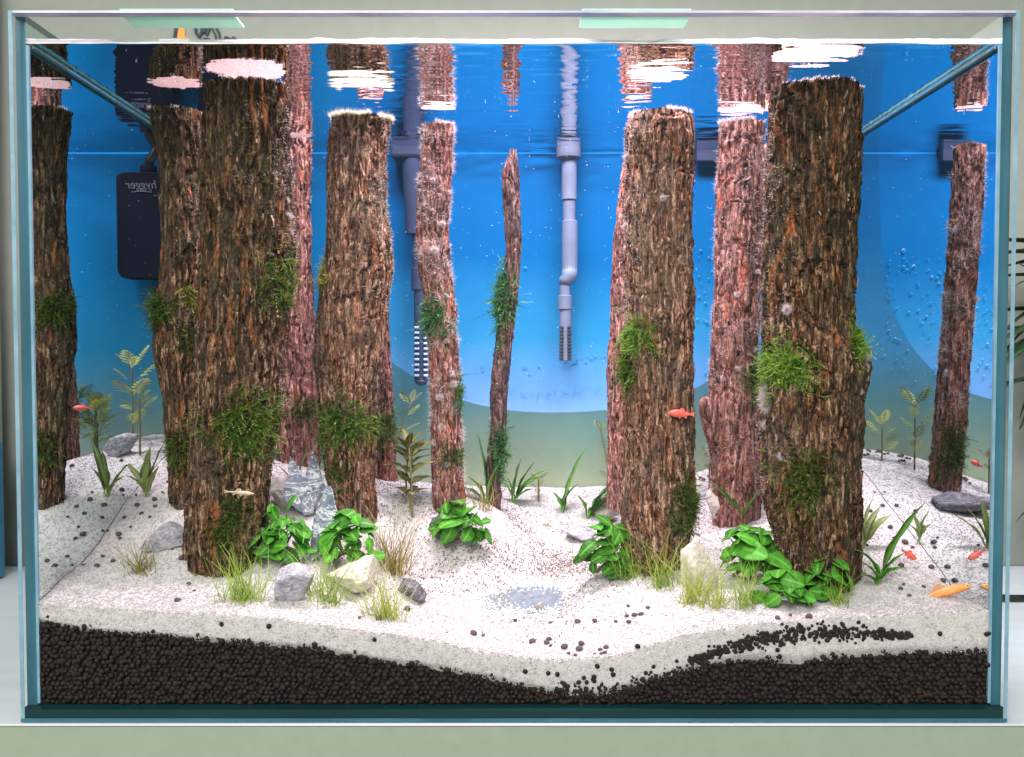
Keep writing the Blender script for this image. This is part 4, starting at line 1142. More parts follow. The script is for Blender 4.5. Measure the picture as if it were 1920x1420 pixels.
def strap_leaf(root, az, L, W, tilt, bend, mat, seed, wave=.08, off=(0, 0, 0)):
    me = leaf_mesh(mat, L, W * 1.9, L * .2, bend * 1.3, .25, wave=wave, nu=18, nv=5, shape=.62, petr=.0007, rise=tilt, bf=1.0)
    o = obj('leaf', me, root); o.rotation_euler = (0, 0, az); o.location = off
    return o
def straps(name, px, py, label, leaves, mat, W=.006, cat='plant', group=None, up=0.0):
    p = sand_hit(px, py); p[2] += up
    root = empty(name, p, label, cat, group)
    for k, (dxpx, dypx, ww, bend) in enumerate(leaves):
        dx, dz = dxpx * p[1] / F, -dypx * p[1] / F
        L = math.hypot(dx, dz) * 1.02
        tilt = math.atan2(abs(dz), abs(dx) + 1e-6)
        az = -math.pi / 2 if dx > 0 else math.pi / 2
        az += random.uniform(-.35, .35)
        strap_leaf(root, az, L * .82, W * ww, min(tilt + bend * .3, 1.5), bend, mat, k, off=(random.gauss(0, .0006), random.gauss(0, .0006), 0))
    return root
straps('strap_plant', 912, 945, 'strap leaved plant left of the bare twig foot, one tall upright blade', [(-8,-140,1,.15),(-30,-55,.9,.5),(-55,-40,.8,.6),(20,-80,.9,.3)], L_STRAP)
straps('strap_plant', 962, 942, 'strap leaved plant just right of the bare twig with a crown of pointed leaves', [(8,-85,1.1,.2),(35,-80,.9,.3),(55,-55,.9,.6),(-20,-45,1,.4),(35,-30,1,.5),(-5,-50,1.1,.3),(60,-75,.7,.7)], L_STRAP)
straps('strap_plant', 1055, 962, 'slim strap leaved plant with two long forked blades on the open sand', [(12,-55,1.1,.1),(40,-125,1.0,.25),(-18,-40,1,.3),(25,-60,.7,.6)], L_STRAP)
straps('fern', 1100, 972, 'low fern with toothed leaves arching right, left of the thin red log', [(72,-66,1.1,.4),(45,-70,1.2,.3),(60,-40,1.1,.6),(-15,-45,1,.4),(30,-30,1.1,.5),(70,-85,.8,.7)], L_STRAP, .0066)
straps('fern', 1645, 1095, 'dark green fern with one long upright leaf, right of the thick right log', [(78,-160,1.25,.2),(-40,-80,1.0,.9),(-25,-45,1.1,.7),(45,-65,.9,.3),(35,-35,.8,.4),(-35,-25,1,.5),(55,-40,.7,.7)], L_STRAP, .0056)
straps('strap_plant', 1390, 985, 'strap leaved plant behind the tall broad leaved plant, left of the thick right log', [(-55,-85,1.4,.3),(35,-75,1.2,.2),(-25,-60,1,.5),(15,-50,1,.4)], L_STRAP)
straps('pale_sword_plant', 1618, 1030, 'pale yellowish sword plant on the sand behind the dark fern', [(10,-95,.9,.2),(55,-70,.9,.5),(35,-80,.8,.3),(-8,-60,.8,.3)], L_PALE)
straps('pale_sword_plant', 275, 932, 'pale sword plant on the left sand close to the side glass, spreading leaves', [(-48,-80,.7,.4),(8,-95,1.2,.1),(-35,-45,.7,.5),(35,-110,.9,.15),(22,-60,.8,.3)], L_PALE)
straps('pale_sword_plant', 1722, 1018, 'pale reed like plant on the right sand against the side glass', [(-10,-62,.6,.4),(16,-90,.6,.2),(-20,-40,.6,.6)], L_PALE)
straps('strap_plant', 560, 935, 'single pale curved leaf poking up behind the slate stone', [(8,-105,.8,.4),(-35,-65,.5,.3)], L_PALE)
straps('fallen_leaf', 1120, 985, 'brown curled leaf lying on the sand by the low fern', [(42,-14,1.2,.3)], L_OLIVE, .006, 'leaf')

def pinnate(me_name, mat, L, n):
    V = []; Fs = []
    for k in range(n):
        u = (k + .6) / n; y = L * (.25 + .75 * u); s = L * .26 * math.sin(math.pi * (.25 + .7 * u)) + L * .04
        for sg in (-1, 1):
            b = len(V)
            z = .12 * L * math.sin(u * 2)
            V += [(0, y - L * .05, z), (sg * s * .55, y + L * .0, z + .02 * L), (sg * s, y + s * .7, z - .03 * L), (sg * s * .35, y + L * .09, z + .015 * L)]
            Fs.append((b, b + 1, b + 2, b + 3) if sg > 0 else (b + 3, b + 2, b + 1, b))
    b = len(V); w = L * .02
    V += [(-w, 0, 0), (w, 0, 0), (w * .5, L * 1.05, .11 * L), (-w * .5, L * 1.05, .11 * L)]; Fs.append((b, b + 1, b + 2, b + 3))
    return mesh_np(me_name, V, np.array(Fs), mat, False, {'vein': [0.0] * len(V)})
def stem_plant(base, h, whorls, mat, label, seed, Lf=.02, lean=(0, 0), broad=False, name='stem_plant', nst=1, group='feathery stem plants at the back of the sand'):
    rg = random.Random(seed)
    root = empty(name, base, label, 'plant', group)
    ms = [pinnate('leaf', mat, Lf * s, 6) for s in (1, .8, .6)] if not broad else [leaf_mesh(mat, Lf * s, Lf * .36 * s, Lf * .15, .6, .25, wave=.12, rise=.3) for s in (1, .8, .65)]
    for q in range(nst):
        ox = rg.gauss(0, .006) * (nst > 1); oy = rg.gauss(0, .005) * (nst > 1); hh = h * (1 if q == 0 else rg.uniform(.55, .95))
        lx = lean[0] + rg.gauss(0, .06) * (nst > 1)
        pts = [(ox + lx * hh * u * u, oy + lean[1] * hh * u, hh * u - .004) for u in np.linspace(0, 1, 7)]
        mb = MB(); mb.tube(pts, [.0010, .0009, .0009, .0008, .0008, .0007, .0005], 6); mb.build('stem', M_STEM, root, True)
        for k in range(whorls):
            u = .22 + .76 * (k + .5) / whorls
            p = (ox + lx * hh * u * u, oy + lean[1] * hh * u, hh * u - .004)
            a0 = rg.uniform(0, 6)
            nl = 3 if k == whorls - 1 else 2
            for j in range(nl + (k == whorls - 1)):
                o = obj('leaf', ms[min(2, (0 if 1 < k < whorls - 1 else 1))] if rg.random() < .8 else ms[2], root)
                o.location = p
                el = .25 + .5 * (k / whorls)
                o.rotation_euler = (el + rg.uniform(-.2, .2), rg.uniform(-.2, .2), a0 + j * 2 * math.pi / (nl + (k == whorls - 1)) + rg.uniform(-.3, .3))
    return root
def onsand(x, y): return np.array([x, y, float(sandz_g(x, y))])
stem_plant(onsand(-.252, .835), .080, 5, L_YELL, 'tall feathery stem plant in the back left corner, seen in the left glass', 1, .030)
stem_plant(onsand(-.214, .845), .058, 8, L_YELL, 'bushy yellow feathery plant at the back behind the thickest left log', 2, .022, nst=3)
stem_plant(onsand(-.272, .80), .060, 4, L_PALE, 'short feathery plant close to the left glass', 3, .018)
stem_plant(onsand(.236, .835), .066, 5, L_PALE, 'pale feathery stem plant in the back right corner, seen in the right glass', 4, .028)
stem_plant(onsand(.262, .842), .040, 4, L_YELL, 'short feathery plant in the back right corner next to the taller one', 5, .021)
p = sand_hit(768, 958)
stem_plant(p, .060, 5, L_OLIVE, 'brown stemmed plant with olive leaves between the slim reddish log and the cottony log', 6, .021, broad=True, nst=3, name='stem_plant')
stem_plant(onsand(P(735, 900, .85)[0], .85), .082, 5, L_PALE, 'light green feathery plant behind the slim reddish log', 7, .019, lean=(.25, 0))
stem_plant(onsand(P(1145, 900, .86)[0], .86), .076, 4, L_PALE, 'feathery plant peeping out behind the thin red log', 8, .017, lean=(-.15, 0))
stem_plant(onsand(P(1010, 935, .86)[0], .862), .028, 3, L_PALE, 'small feathery sprig at the back, right of the bare twig', 9, .014)
stem_plant(onsand(P(1330, 930, .83)[0], .83), .040, 3, L_OLIVE, 'olive sprig behind the branch stub log', 10, .016)

def tuft(px, py, w, h, n, tint, label, seed, lean=0.0):
    rg = np.random.default_rng(seed + 300)
    p = sand_hit(px, py); s = p[1] / F; w *= s * 1.4; h *= s * 1.4; n = int(n * .95)
    bx = rg.normal(0, w * .15, n); by = rg.normal(0, w * .12, n)
    a = rg.normal(lean, .38, n); b = rg.normal(0, .3, n)
    L = h * rg.uniform(.4, 1.08, n)
    seg = 5; V = []; tn = []
    wd = .00036
    t0 = rg.uniform(.1, .9, n)
    yaw = rg.uniform(0, math.pi, n); sx_, sy_ = np.cos(yaw) * wd, np.sin(yaw) * wd
    bend = rg.normal(0, .5, n)
    for k in range(seg + 1):
        u = k / seg; aa = a + bend * u * .7
        x = bx + np.sin(aa) * L * u; y = by + np.sin(b) * L * u; z = np.cos(aa * .9) * np.cos(b) * L * u - .002
        f = 1 - .85 * u
        V.append(np.stack([np.stack([x - sx_ * f, y - sy_ * f, z], 1), np.stack([x + sx_ * f, y + sy_ * f, z], 1)], 1))
        tn.append(np.stack([np.clip(t0 * .7 + .3 * u, 0, 1)] * 2, 1))
    V = np.stack(V, 1); tn = np.stack(tn, 1)
    m = (seg + 1) * 2
    k = np.arange(n)[:, None, None] * m + np.arange(seg)[None, :, None] * 2 + np.array([0, 1, 3, 2])[None, None]
    o = obj('hairgrass_tuft', mesh_np('hairgrass_tuft', V.reshape(-1, 3), k.reshape(-1, 4), GRASS[tint], False, {'tone': tn.reshape(-1)}), None, p)
    return tag(o, label, 'grass tuft', 'tufts of thin grass planted in the sand')
tuft(268, 1072, 70, 72, 70, 'brown', 'brown green grass tuft alone on the left sand, long thin blades to the left', 1, -.25)
tuft(458, 1125, 100, 80, 150, 'green', 'dense green grass tuft at the foot of the thickest left log', 2)
tuft(612, 1128, 90, 88, 130, 'green', 'green grass tuft between the grey speckled rock and the cream rock', 3)
tuft(735, 1072, 62, 112, 130, 'brown', 'tall brownish grass tuft behind the cream rock', 4, .05)
tuft(722, 1158, 86, 92, 120, 'yellow', 'yellow grass tuft nearest the front glass on the left', 5)
tuft(1178, 1085, 56, 78, 70, 'green', 'grass tuft at the left foot of the stout furrowed log', 6, .1)
tuft(1243, 1100, 60, 90, 90, 'green', 'thin grass tuft in front of the stout furrowed log', 7)
tuft(1296, 1132, 50, 92, 80, 'yellow', 'yellowish grass tuft left of the cream stone on the right', 8, .1)
tuft(1340, 1138, 54, 76, 70, 'yellow', 'low yellowish grass tuft in front of the cream stone', 9)
tuft(1398, 1138, 60, 80, 80, 'green', 'grass tuft under the tall broad leaved plant', 10)
tuft(1572, 1132, 60, 60, 60, 'green', 'short grass tuft at the foot of the thick right log', 11)
tuft(905, 955, 40, 60, 40, 'brown', 'wispy brown grass at the foot of the bare twig', 12)

# ------------------------------------------------------------------ stones
def rock(px, py, wpx, hpx, mat, label, seed, planes=16, flat_=1.0, rot=0.0, depth=.8, name='stone', Ysh=0.0, taper=0.0, shards=1, up=0.0):
    rg = np.random.default_rng(seed + 700)
    p = sand_hit(px, py); p[1] += Ysh; p[2] = float(sandz_g(p[0], p[1])) + up
    w, h = wpx * p[1] / F, hpx * p[1] / F
    bv, bf = ICO4B
    VS = []; FS = []
    for q in range(shards):
        nrm = rg.normal(size=(planes, 3)); nrm /= np.linalg.norm(nrm, axis=1)[:, None]
        dist = rg.uniform(.42, .85, planes)
        dots = bv @ nrm.T
        rr = np.min(np.where(dots > .05, dist[None] / np.maximum(dots, .05), 9), 1); rr = np.minimum(rr, 1.2)
        rr = rr + .05 * fbm(bv * 3, 4, seed + q) + .03 * (1 - np.abs(fbm(bv * np.array([3, 3, 9]), 3, seed + 5)) * 2)
        V = bv * rr[:, None]
        V[:, :2] *= (1 - taper * np.clip((V[:, 2:3] + .5) / 1.3, 0, 1))
        V = V / np.array([np.ptp(V[:, 0]), np.ptp(V[:, 1]), np.ptp(V[:, 2])])
        if shards > 1:
            tl = (q - (shards - 1) / 2) * .28
            V = V * np.array([.55, .7, .62 + .42 * rg.random()]) + np.array([(q - (shards - 1) / 2) * .26, rg.normal(0, .12), 0])
            V[:, 0] += (V[:, 2] + .4) * tl
        VS.append(V); FS.append(bf + q * len(bv))
    V = np.concatenate(VS); bf = np.concatenate(FS)
    c, s = math.cos(rot), math.sin(rot)
    V = V * np.array([w, w * depth, h * 1.25])
    V = np.stack([V[:, 0] * c - V[:, 2] * s, V[:, 1], V[:, 0] * s + V[:, 2] * c], 1)
    V[:, 2] += h * .40
    o = obj(name, mesh_np(name, V, bf, mat, False), None, p)
    return tag(o, label, 'stone', 'stones set in the sand')
rock(566, 985, 96, 128, M_SLATE, 'jagged pointed slate stone with white veins between the two broad leaved plants', 5, 11, rot=.12, depth=.6, Ysh=.012, taper=.55, shards=2)
rock(606, 1040, 60, 130, M_SLATE, 'narrow veined slate slab standing between the two left broad leaved plants', 21, 9, rot=-.1, depth=.6, taper=.5)
rock(542, 1122, 74, 68, M_GREYR, 'grey speckled rock between two grass tufts near the left front', 2, 12)
rock(668, 1108, 96, 58, M_CREAM, 'cream white rock behind the yellow grass tuft', 3, 14)
rock(774, 1124, 56, 40, M_DARKR, 'small dark angular rock on the sand, right of the yellow grass tuft', 4, 10)
rock(306, 1026, 84, 40, M_GREYR, 'flat lavender grey stone left of the thickest left log', 5, 10, rot=.2)
rock(1312, 1105, 76, 100, M_CREAM, 'tall cream stone left of the tall broad leaved plant', 6, 16, depth=.7)
rock(842, 1005, 64, 46, M_DARKR, 'dark stone under the round compact broad leaved plant', 7, 12)
rock(1090, 1010, 70, 22, M_GREYR, 'low flat stone half buried in the sand by the fallen leaf', 8, 12)
rock(530, 950, 60, 44, M_CREAM, 'pale stone behind the left broad leaved plant', 9, 12)
rock(1350, 990, 50, 60, M_CREAM, 'pale stone between the stout furrowed log and the branch stub log', 10, 12, Ysh=.01)
rock(1135, 960, 60, 40, M_CREAM, 'white stone behind the low fern', 11, 12)
p = onsand(.232, .755)
def rock_at(x, y, w, h, mat, label, seed):
    px = 960 + x * F / y; z = float(sandz_g(x, y)); py = CYP - F * math.tan(PITCH) + (ZC - z) * F / y
    return rock(px, py, w, h, mat, label, seed, 12)
rock_at(.232, .755, 104, 26, M_DARKR, 'flat dark stone on the right sand, seen in the right glass', 12)
rock_at(-.255, .80, 60, 40, M_GREYR, 'grey stone at the back left, behind the far left log', 13)

# ------------------------------------------------------------------ the little mirror pond
p = P(1003, 1122, .680); pz = float(sandz_g(p[0], p[1]))
SLP = float(sandz_g(p[0], p[1] + .015) - sandz_g(p[0], p[1] - .015)) / .03
pond = empty('pond_mirror', (p[0], p[1], pz), 'small bluish mirror pond set in the sand valley, edged with white grains and glints', 'mirror')
mb = MB(); n = 40; V = []
for k in range(n):
    a = 2 * math.pi * k / n; r = 1 + .06 * math.sin(3 * a) + .05 * math.sin(5 * a + 1)
    V.append((.041 * r * math.cos(a) - .002, .019 * r * math.sin(a), .0007))
V2 = [(a, b, -.002) for a, b, c in V]
sl = [(a, b, c + b * SLP) for a, b, c in V]
V2 = [(a, b, -.004 + b * SLP) for a, b, c in V]
mb.add(sl + V2, [tuple(range(n))] + [(k, k + n, (k + 1) % n + n, (k + 1) % n) for k in range(n)])
mb.build('mirror_plate', M_MIRROR, pond)
cs = []; rs = []
for k in range(1500):
    a = random.uniform(0, 6.283); r = abs(random.choice([random.gauss(1.0, .14), random.gauss(.85, .22), random.gauss(1.2, .16)]))
    if r < .72 and random.random() < .45: continue
    x_, y_ = .041 * r * math.cos(a) - .002, .019 * r * math.sin(a)
    cs.append((x_, y_, .0009 + y_ * SLP)); rs.append(random.uniform(.0003, .0008))
scatter('edge_grains_glints', ICO1, np.array(cs), np.array(rs), M_BEAD, parent=pond)  # white grains, and their bright reflections built as beads too
tw = P(1012, 1142, .664); tz = float(sandz_g(tw[0], tw[1])) + .003
mb = MB(); mb.tube([(tw[0] - .004, tw[1], tz), (tw[0], tw[1] + .001, tz + .0015), (tw[0] + .003, tw[1], tz + .004)], [.0006, .0009, .0004], 6)
mb.tube([(tw[0], tw[1] + .001, tz + .0015), (tw[0] + .001, tw[1] - .002, tz + .0005)], [.0006, .0003], 6)
tag(mb.build('twig_crumb', M_FISHT, None, True), 'tiny tan scrap of twig lying on the mirror pond', 'twig')

# ------------------------------------------------------------------ equipment on the back wall
def pipe(name, label, mat, slotmat, segs, base, slots, hook=None):
    root = empty(name, base, label, 'filter pipe')
    return root
YP = YB - .016
def Q_(px, py, Y=YP): return P(px, py, Y)
def vtube(root, name, px, y0, y1, wpx, mat, Y=YP, w1=None, bevel=True):
    a, b = Q_(px, y0, Y), Q_(px, y1, Y); r = wpx / 2 * Y / F; r1 = (w1 or wpx) / 2 * Y / F
    h = a[2] - b[2]; bas = np.array(root.location)
    mb = MB(); e = min(.0006, r * .2)
    mb.lathe((0, 0, 0), [(r1 - e, 0), (r1, e), (r, h - e), (r - e, h)], 24)
    o = mb.build(name, mat, root, True); o.location = [float(c) for c in (np.array([b[0], b[1], b[2]]) - bas)]
    m = o.modifiers.new('es', 'EDGE_SPLIT'); m.split_angle = R(24)
    return o
inl = empty('filter_intake', Q_(1062, 676), 'grey filter intake pipe with a slotted strainer hanging down the middle of the back', 'filter pipe')
vtube(inl, 'hose', 1066, 88, 240, 34, M_PIPE)
vtube(inl, 'collar', 1066, 240, 297, 50, M_PIPE, w1=44)
vtube(inl, 'upper_pipe', 1067, 296, 376, 28, M_PIPE)
vtube(inl, 'middle_pipe', 1067, 374, 416, 23, M_PIPE)
vtube(inl, 'coupling', 1068, 414, 506, 29, M_PIPE)
mb = MB(); a = Q_(1068, 500); b = Q_(1068, 518); c = Q_(1060, 527); bas = np.array(inl.location)
mb.tube([q - bas for q in (a, b, c, Q_(1059, 535))], [.0071, .0071, .0064, .0052], 20); mb.build('elbow', M_PIPE, inl, True)
vtube(inl, 'lower_pipe', 1059, 530, 556, 20, M_PIPE)
vtube(inl, 'ring', 1059, 554, 581, 26, M_PIPE)
vtube(inl, 'strainer', 1060, 580, 677, 22, M_PIPE, w1=24)
def slots(root, px, y0, y1, nrow, wpx, mat, Y):
    bas = np.array(root.location)
    for r_ in range(nrow):
        py = y0 + (y1 - y0) * r_ / (nrow - 1)
        for sg in (-1, 1):
            a = Q_(px + sg * wpx * .30, py, Y); hw = wpx * .16 * Y / F; hh = .0010
            mb = MB(); mb.box((-hw, -.0014, -hh), (hw, .0004, hh)); o = mb.build('slot', mat, root, bevel=.0003)
            o.location = [float(c) for c in (a - bas)]; o.rotation_euler = (0, 0, sg * .35)
slots(inl, 1060, 614, 672, 10, 24, M_SLOTD, YP - .0050)
outl = empty('filter_outlet', Q_(790, 722), 'dark filter pipe with pale slots, half hidden behind the slim cottony log', 'filter pipe')
vtube(outl, 'hose', 782, 100, 226, 40, M_PIPED)
mb = MB(); a = Q_(763, 300); b = Q_(800, 222); bas = np.array(outl.location)
mb.box((Q_(735, 300)[0] - bas[0], -.012, Q_(0, 300)[2] - bas[2]), (Q_(800, 300)[0] - bas[0], .010, Q_(0, 226)[2] - bas[2])); mb.build('pump_head', M_PIPED, outl, bevel=.003)
vtube(outl, 'upper_pipe', 776, 300, 440, 44, M_PIPED, w1=30)
vtube(outl, 'middle_pipe', 786, 438, 505, 26, M_PIPED)
vtube(outl, 'ring', 786, 503, 545, 31, M_PIPED)
vtube(outl, 'strainer', 790, 544, 714, 27, M_PIPED)
mb = MB(); a = Q_(790, 713); r = 13.5 * YP / F
mb.lathe((0, 0, 0), [(r * .3, -r * .75), (r * .75, -r * .5), (r, 0)], 20); o = mb.build('end_cap', M_PIPED, outl, True); o.location = [float(c) for c in (a - np.array(outl.location))]
slots(outl, 790, 614, 704, 10, 27, M_SLOT, YP - .0060)
# heater box, hidden by the thickest log, mirrored in the left glass
hx = -.2555; HY = YB - .02
hz0, hz1 = P(265, 524, HY)[2], P(265, 326, HY)[2]
heat = empty('heater_box', (hx, HY, hz0), 'black rounded heater box with pale lettering, mirrored in the left glass', 'heater')
mb = MB(); hw = .0265; n = 8; pr = []
H = hz1 - hz0; rr_ = .009
for (cx_, cz_, a0) in ((hw - rr_, rr_, -90), (hw - rr_, H - rr_ * .6, 0), (-hw + rr_, H - rr_ * .6, 90), (-hw + rr_, rr_, 180)):
    rz = rr_ if cz_ == rr_ else rr_ * .6
    for k in range(n + 1):
        a = R(a0 + 90 * k / n); pr.append((cx_ + rr_ * math.cos(a), cz_ + rz * math.sin(a)))
m_ = len(pr)
mb.add([(x_, -.009, z_) for x_, z_ in pr] + [(x_, .009, z_) for x_, z_ in pr], [tuple(range(m_)), tuple(reversed(range(m_, 2 * m_)))] + [(k + m_, (k + 1) % m_ + m_, (k + 1) % m_, k) for k in range(m_)])
mb.build('case', M_BLACK, heat, bevel=.0012)
mb = MB(); mb.tube([(0, 0, H - .002), (0, 0, H + .007)], .0075, 16); mb.build('cable_gland', M_BLACK, heat, True)
mb = MB(); mb.tube([(0, 0, H + .004), (-.001, 0, H + .012), (-.006, .001, H + .020), (-.011, .002, H + .030), (-.014, .004, ZR - hz0 + .004), (-.014, .03, ZR - hz0 + .006)], .0042, 12); mb.build('cable', M_CABLE, heat, True)
cu = bpy.data.curves.new('lettering', 'FONT'); cu.body = 'hygger'; cu.size = .0105; cu.extrude = .0002; cu.align_x = 'CENTER'; cu.align_y = 'CENTER'; cu.materials.append(M_PRINT); cu.shear = .2
o = link(bpy.data.objects.new('lettering_curve', cu)); bpy.context.view_layer.update()
lm = bpy.data.meshes.new_from_object(o.evaluated_get(bpy.context.evaluated_depsgraph_get())); bpy.data.objects.remove(o); bpy.data.curves.remove(cu)
if not lm.materials: lm.materials.append(M_PRINT)
o = obj('lettering', lm, heat); o.location = (.003, -.0094, H - .0118); o.rotation_euler = (R(90), 0, 0)
mb = MB(); mb.tube([(-.006, -.0095, H - .0185), (.002, -.0095, H - .0175), (.012, -.0095, H - .0180)], .0004, 6); mb.build('underline', M_PRINT, heat)
# dark clip on the back wall behind the branch stub log
cl = empty('suction_clip', Q_(1335, 280), 'dark rectangular clip on the back glass behind the branch stub log', 'clip')
mb = MB(); s = YP / F; mb.box((-27 * s, .004, -20 * s), (27 * s, .012, 20 * s)); mb.build('body', M_PIPED, cl, bevel=.001)
mb = MB(); mb.tube([(-.008, .011, 0), (-.008, .0155, 0)], [.004, .006], 16); mb.tube([(.008, .011, 0), (.008, .0155, 0)], [.004, .006], 16); mb.build('suction_cup', M_PIPED, cl, True)
# ------------------------------------------------------------------ fish
def fish(name, label, px, py, Lpx, Y, ang, mat, cat='fish', hr=.17, sag=.0, yaw=0.0, tailh=1.0, group=None):
    p = P(px, py, Y); L = Lpx * Y / F
    root = empty(name, p, label, cat, group)
    root.rotation_euler = (0, -ang, yaw)
    n, m = 22, 14
    us = np.linspace(0, 1, n)
    hgt = L * hr * np.interp(us, [0, .04, .12, .25, .42, .6, .8, .92, 1], [.12, .38, .66, .92, 1, .86, .55, .36, .30]) * .5
    wid = hgt * np.interp(us, [0, .1, .3, .6, 1], [.9, .95, .72, .5, .2])
    V = []
    for u, h, w in zip(us, hgt, wid):
        for k in range(m):
            a = 2 * math.pi * k / m
            V.append((L * (.5 - u * .84), w * math.cos(a), h * math.sin(a) - sag * L * (u - .4) ** 2))
    i = np.arange(n * m).reshape(n, m); i2 = np.roll(i, -1, 1)
    Qf = np.stack([i[:-1].ravel(), i2[:-1].ravel(), i2[1:].ravel(), i[1:].ravel()], 1)
    caps = np.concatenate([[len(V)], []]).astype(int)
    V.append((L * .503, 0, 0)); V.append((-L * .345, 0, -sag * L * .36))
    tri = np.concatenate([np.stack([i[0], np.full(m, len(V) - 2), i2[0]], 1), np.stack([i[-1], i2[-1], np.full(m, len(V) - 1)], 1)])
    obj('body', mesh_np('body', V, [Qf, tri], mat), root)
    def fin(nm, prof):
        V = [(x * L, .0002, z * L) for x, z in prof] + [(x * L, -.0002, z * L) for x, z in prof]; k = len(prof)
        mb = MB(); mb.add(V, [tuple(range(k)), tuple(reversed(range(k, 2 * k)))] + [(a, (a + 1) % k, (a + 1) % k + k, a + k) for a in range(k)])
        return mb.build(nm, M_FIN if mat is M_FISHO else mat, root)
    h0 = hr * .5
    fin('tail_fin', [(-.33, .02), (-.43, .07 * tailh), (-.50, .10 * tailh), (-.47, .03), (-.46, 0), (-.48, -.04), (-.50, -.09 * tailh), (-.42, -.06 * tailh), (-.33, -.03)])
    fin('dorsal_fin', [(.10, h0 * .9), (.03, h0 + .07), (-.06, h0 + .06), (-.14, h0 * .7), (-.05, h0 * .6)])
    fin('pelvic_fin', [(.12, -h0 * .85), (.05, -h0 - .06), (.02, -h0 * .8)])
    fin('anal_fin', [(-.10, -h0 * .7), (-.19, -h0 - .035), (-.20, -h0 * .5)])
    for sg in (-1, 1):
        e = obj('eye', mesh_np('eye', ICO2[0] * L * .018 * np.array([1, .5, 1]), ICO2[1], M_EYEG), root); e.location = (L * .42, sg * float(np.interp(.10, us, wid)) * .86, L * hr * .10)
        q = obj('pupil', mesh_np('pupil', ICO2[0] * L * .011 * np.array([1, .5, 1]), ICO2[1], M_EYE), e); q.location = (0, sg * L * .005, 0)
    return root
fish('algae_eater', 'orange gold slender fish resting on the sand in the front right corner', 1763, 1112, 118, .603, R(17), M_FISHO, hr=.165, sag=.12, yaw=-.12)
fish('red_fish', 'small red fish over the right sand near the dark fern', 1704, 1040, 36, .648, R(-32), M_FISHR, hr=.36, yaw=.15)
fish('red_fish', 'small red fish swimming left across the stout furrowed log', 1278, 776, 50, .66, R(4), M_FISHR, hr=.30, yaw=math.pi + .1)
fish('red_fish', 'small red fish at the back left, seen only in the left glass', 461, 765, 34, .80, R(0), M_FISHR, hr=.30)
fish('red_fish', 'small red fish low behind the thick right log, seen only in the right glass', 1489, 870, 26, .75, R(20), M_FISHR, hr=.4, yaw=1.0)
fish('tan_fish', 'thin tan fish in front of the long dark moss curtain', 448, 924, 56, .615, R(-6), M_FISHT, hr=.15, yaw=.1, tailh=.6)
fish('tan_fish', 'tiny pale fish hovering over the sand by the low flat stone', 1026, 985, 22, .72, R(20), M_FISHT, hr=.2, yaw=math.pi, tailh=.6)

# specks drifting in the water
n = 520
c = np.stack([rng.uniform(-.28, .28, n), rng.uniform(.70, .885, n), rng.uniform(.2, .41, n)], 1)
scatter('water_specks', ICO1, c, rng.uniform(.00012, .00034, n), M_BEAD)

# ------------------------------------------------------------------ things round the tank
# wall sticker half hidden by the water line: an orange shape and some dark strokes
st = empty('wall_sticker', (-.33, 1.0112, .56), 'orange and black printed sticker on the wall behind the tank', 'sticker')
YW = 1.0105
def W_(px, py): q = P(px, py, YW); return (q[0] + .33, q[2] - .56)
def plaque(nm, pts, mat, y=0.0):
    pr = [W_(*q) for q in pts]; k = len(pr)
    mb = MB(); mb.add([(a, -.0008 + y, b) for a, b in pr] + [(a, .0006, b) for a, b in pr], [tuple(range(k)), tuple(reversed(range(k, 2 * k)))] + [(a, a + k, (a + 1) % k + k, (a + 1) % k) for a in range(k)])
    mb.build(nm, mat, st)
plaque('orange_shape', [(330, 47), (340, 46), (346, 55), (347, 70), (356, 73), (357, 92), (328, 92)], M_ORANGE)
def stroke(pts, w):
    mb = MB(); mb.tube([(W_(*q)[0], -.001, W_(*q)[1]) for q in pts], w, 6); mb.build('stroke', M_INK, st)
stroke([(326, 92), (329, 66), (332, 46)], .0021)
stroke([(366, 46), (368, 62), (374, 70), (379, 60), (380, 48)], .0018)
stroke([(382, 46), (384, 60), (388, 66), (391, 56), (392, 47)], .0018)
stroke([(378, 92), (384, 72), (392, 74), (396, 92)], .0018)
stroke([(402, 46), (411, 62), (414, 92)], .0014)
stroke([(396, 50), (404, 66), (407, 92)], .0010)
stroke([(421, 76), (424, 70), (429, 72), (428, 78)], .0018)
stroke([(434, 77), (438, 71), (442, 74)], .0018)

# palm behind the right side
palm = empty('palm_plant', (.59, .955, .001), 'dark green palm leaves behind the right edge of the tank', 'plant')
mb = MB(); mb.lathe((0, 0, 0), [(.035, 0), (.05, .075), (.053, .08), (.046, .08)], 28); mb.build('pot', M_TABLE, palm, True)
mb = MB(); mb.tube([(0, 0, .07), (.005, 0, .2), (0, 0, .32)], [.005, .004, .003], 8); mb.build('stem', M_STEM, palm, True)
fm = [leaf_mesh(L_PALM, .125, .022, .0, .5, .3, nu=14, nv=5, shape=.6, rise=.05), leaf_mesh(L_PALM, .105, .018, .0, .9, .3, nu=14, nv=5, shape=.6, rise=.05)]
for hgt, nn_ in ((.30, 9), (.27, 9), (.24, 8), (.21, 7)):
    for k in range(nn_):
        o = obj('leaf', random.choice(fm), palm)
        o.location = (random.gauss(0, .004), random.gauss(0, .003), hgt + random.gauss(0, .008))
        el = random.uniform(-.75, .9)
        o.rotation_euler = (el, random.gauss(0, .3), R(90) + random.gauss(0, .45))
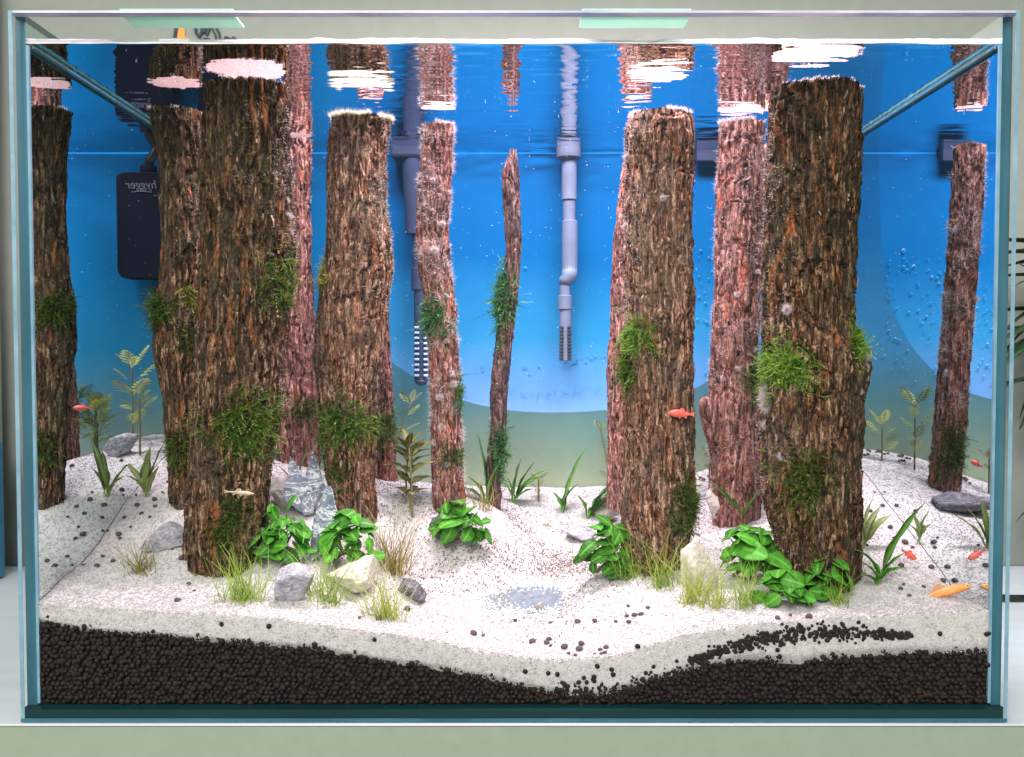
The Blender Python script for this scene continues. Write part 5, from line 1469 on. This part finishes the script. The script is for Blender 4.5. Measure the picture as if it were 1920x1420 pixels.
for k in range(5):
    o = obj('leaf', fm[1], palm); o.location = (0, -.01, .10); o.rotation_euler = (random.uniform(-.35, -.1), 0, R(90) + random.gauss(0, .35)); o.scale = (.9, .9, .9)
# cable loop behind the right side
mb = MB(); Yc = .86
pts = [(.335, Yc + .02, .03)] + [P(a, b, Yc) for a, b in ((1870, 1178), (1895, 1187), (1920, 1200), (1955, 1218), (1972, 1240), (1950, 1262), (1920, 1266), (1895, 1280), (1865, 1296))]
pts = [np.array(q) for q in pts]
for q in pts: q[2] = max(q[2], .0035)
mb.tube(pts, .0033, 10)
o = mb.build('power_cable', M_CABLE, None, True); tag(o, 'black cable looping out on the table behind the right edge of the tank', 'cable')
ss = o.modifiers.new('sub', 'SUBSURF'); ss.levels = ss.render_levels = 2
# left edge: grey board leaning on the wall, and a sliver of something blue
mb = MB(); a = P(-140, 0, .985); b = P(10, 1066, .993)
mb.box((a[0], .975, max(b[2], .002)), (b[0], .993, .62)); o = mb.build('grey_board', M_PANEL, None, bevel=.001); tag(o, 'flat grey board standing against the wall at the left edge', 'board')
mb = MB(); a = P(-60, 885, .93); b = P(6, 832, .96)
mb.box((a[0], .92, .0008), (b[0], .96, P(6, 835, .92)[2])); o = mb.build('blue_carton', M_BLUE, None, bevel=.002); tag(o, 'sliver of a blue carton at the left edge in front of the grey board', 'carton')

# the faint cloudiness of the water itself
mh = bpy.data.materials.new('water_haze'); mh.use_nodes = True
for n_ in list(mh.node_tree.nodes): mh.node_tree.nodes.remove(n_)
oh = N(mh.node_tree, 'ShaderNodeOutputMaterial'); vh = N(mh.node_tree, 'ShaderNodeVolumePrincipled')
vh.inputs['Color'].default_value = (0.55, 0.80, 1.0, 1); vh.inputs['Density'].default_value = 0.04
mh.node_tree.links.new(vh.outputs[0], oh.inputs['Volume'])
mb = MB(); mb.box((TX - XW + .0004, YF + .0002, ZB + .0006), (TX + XW - .0004, YB + .0003, ZW - .0012))
o = mb.build('water_haze', mh); o['kind'] = 'stuff'
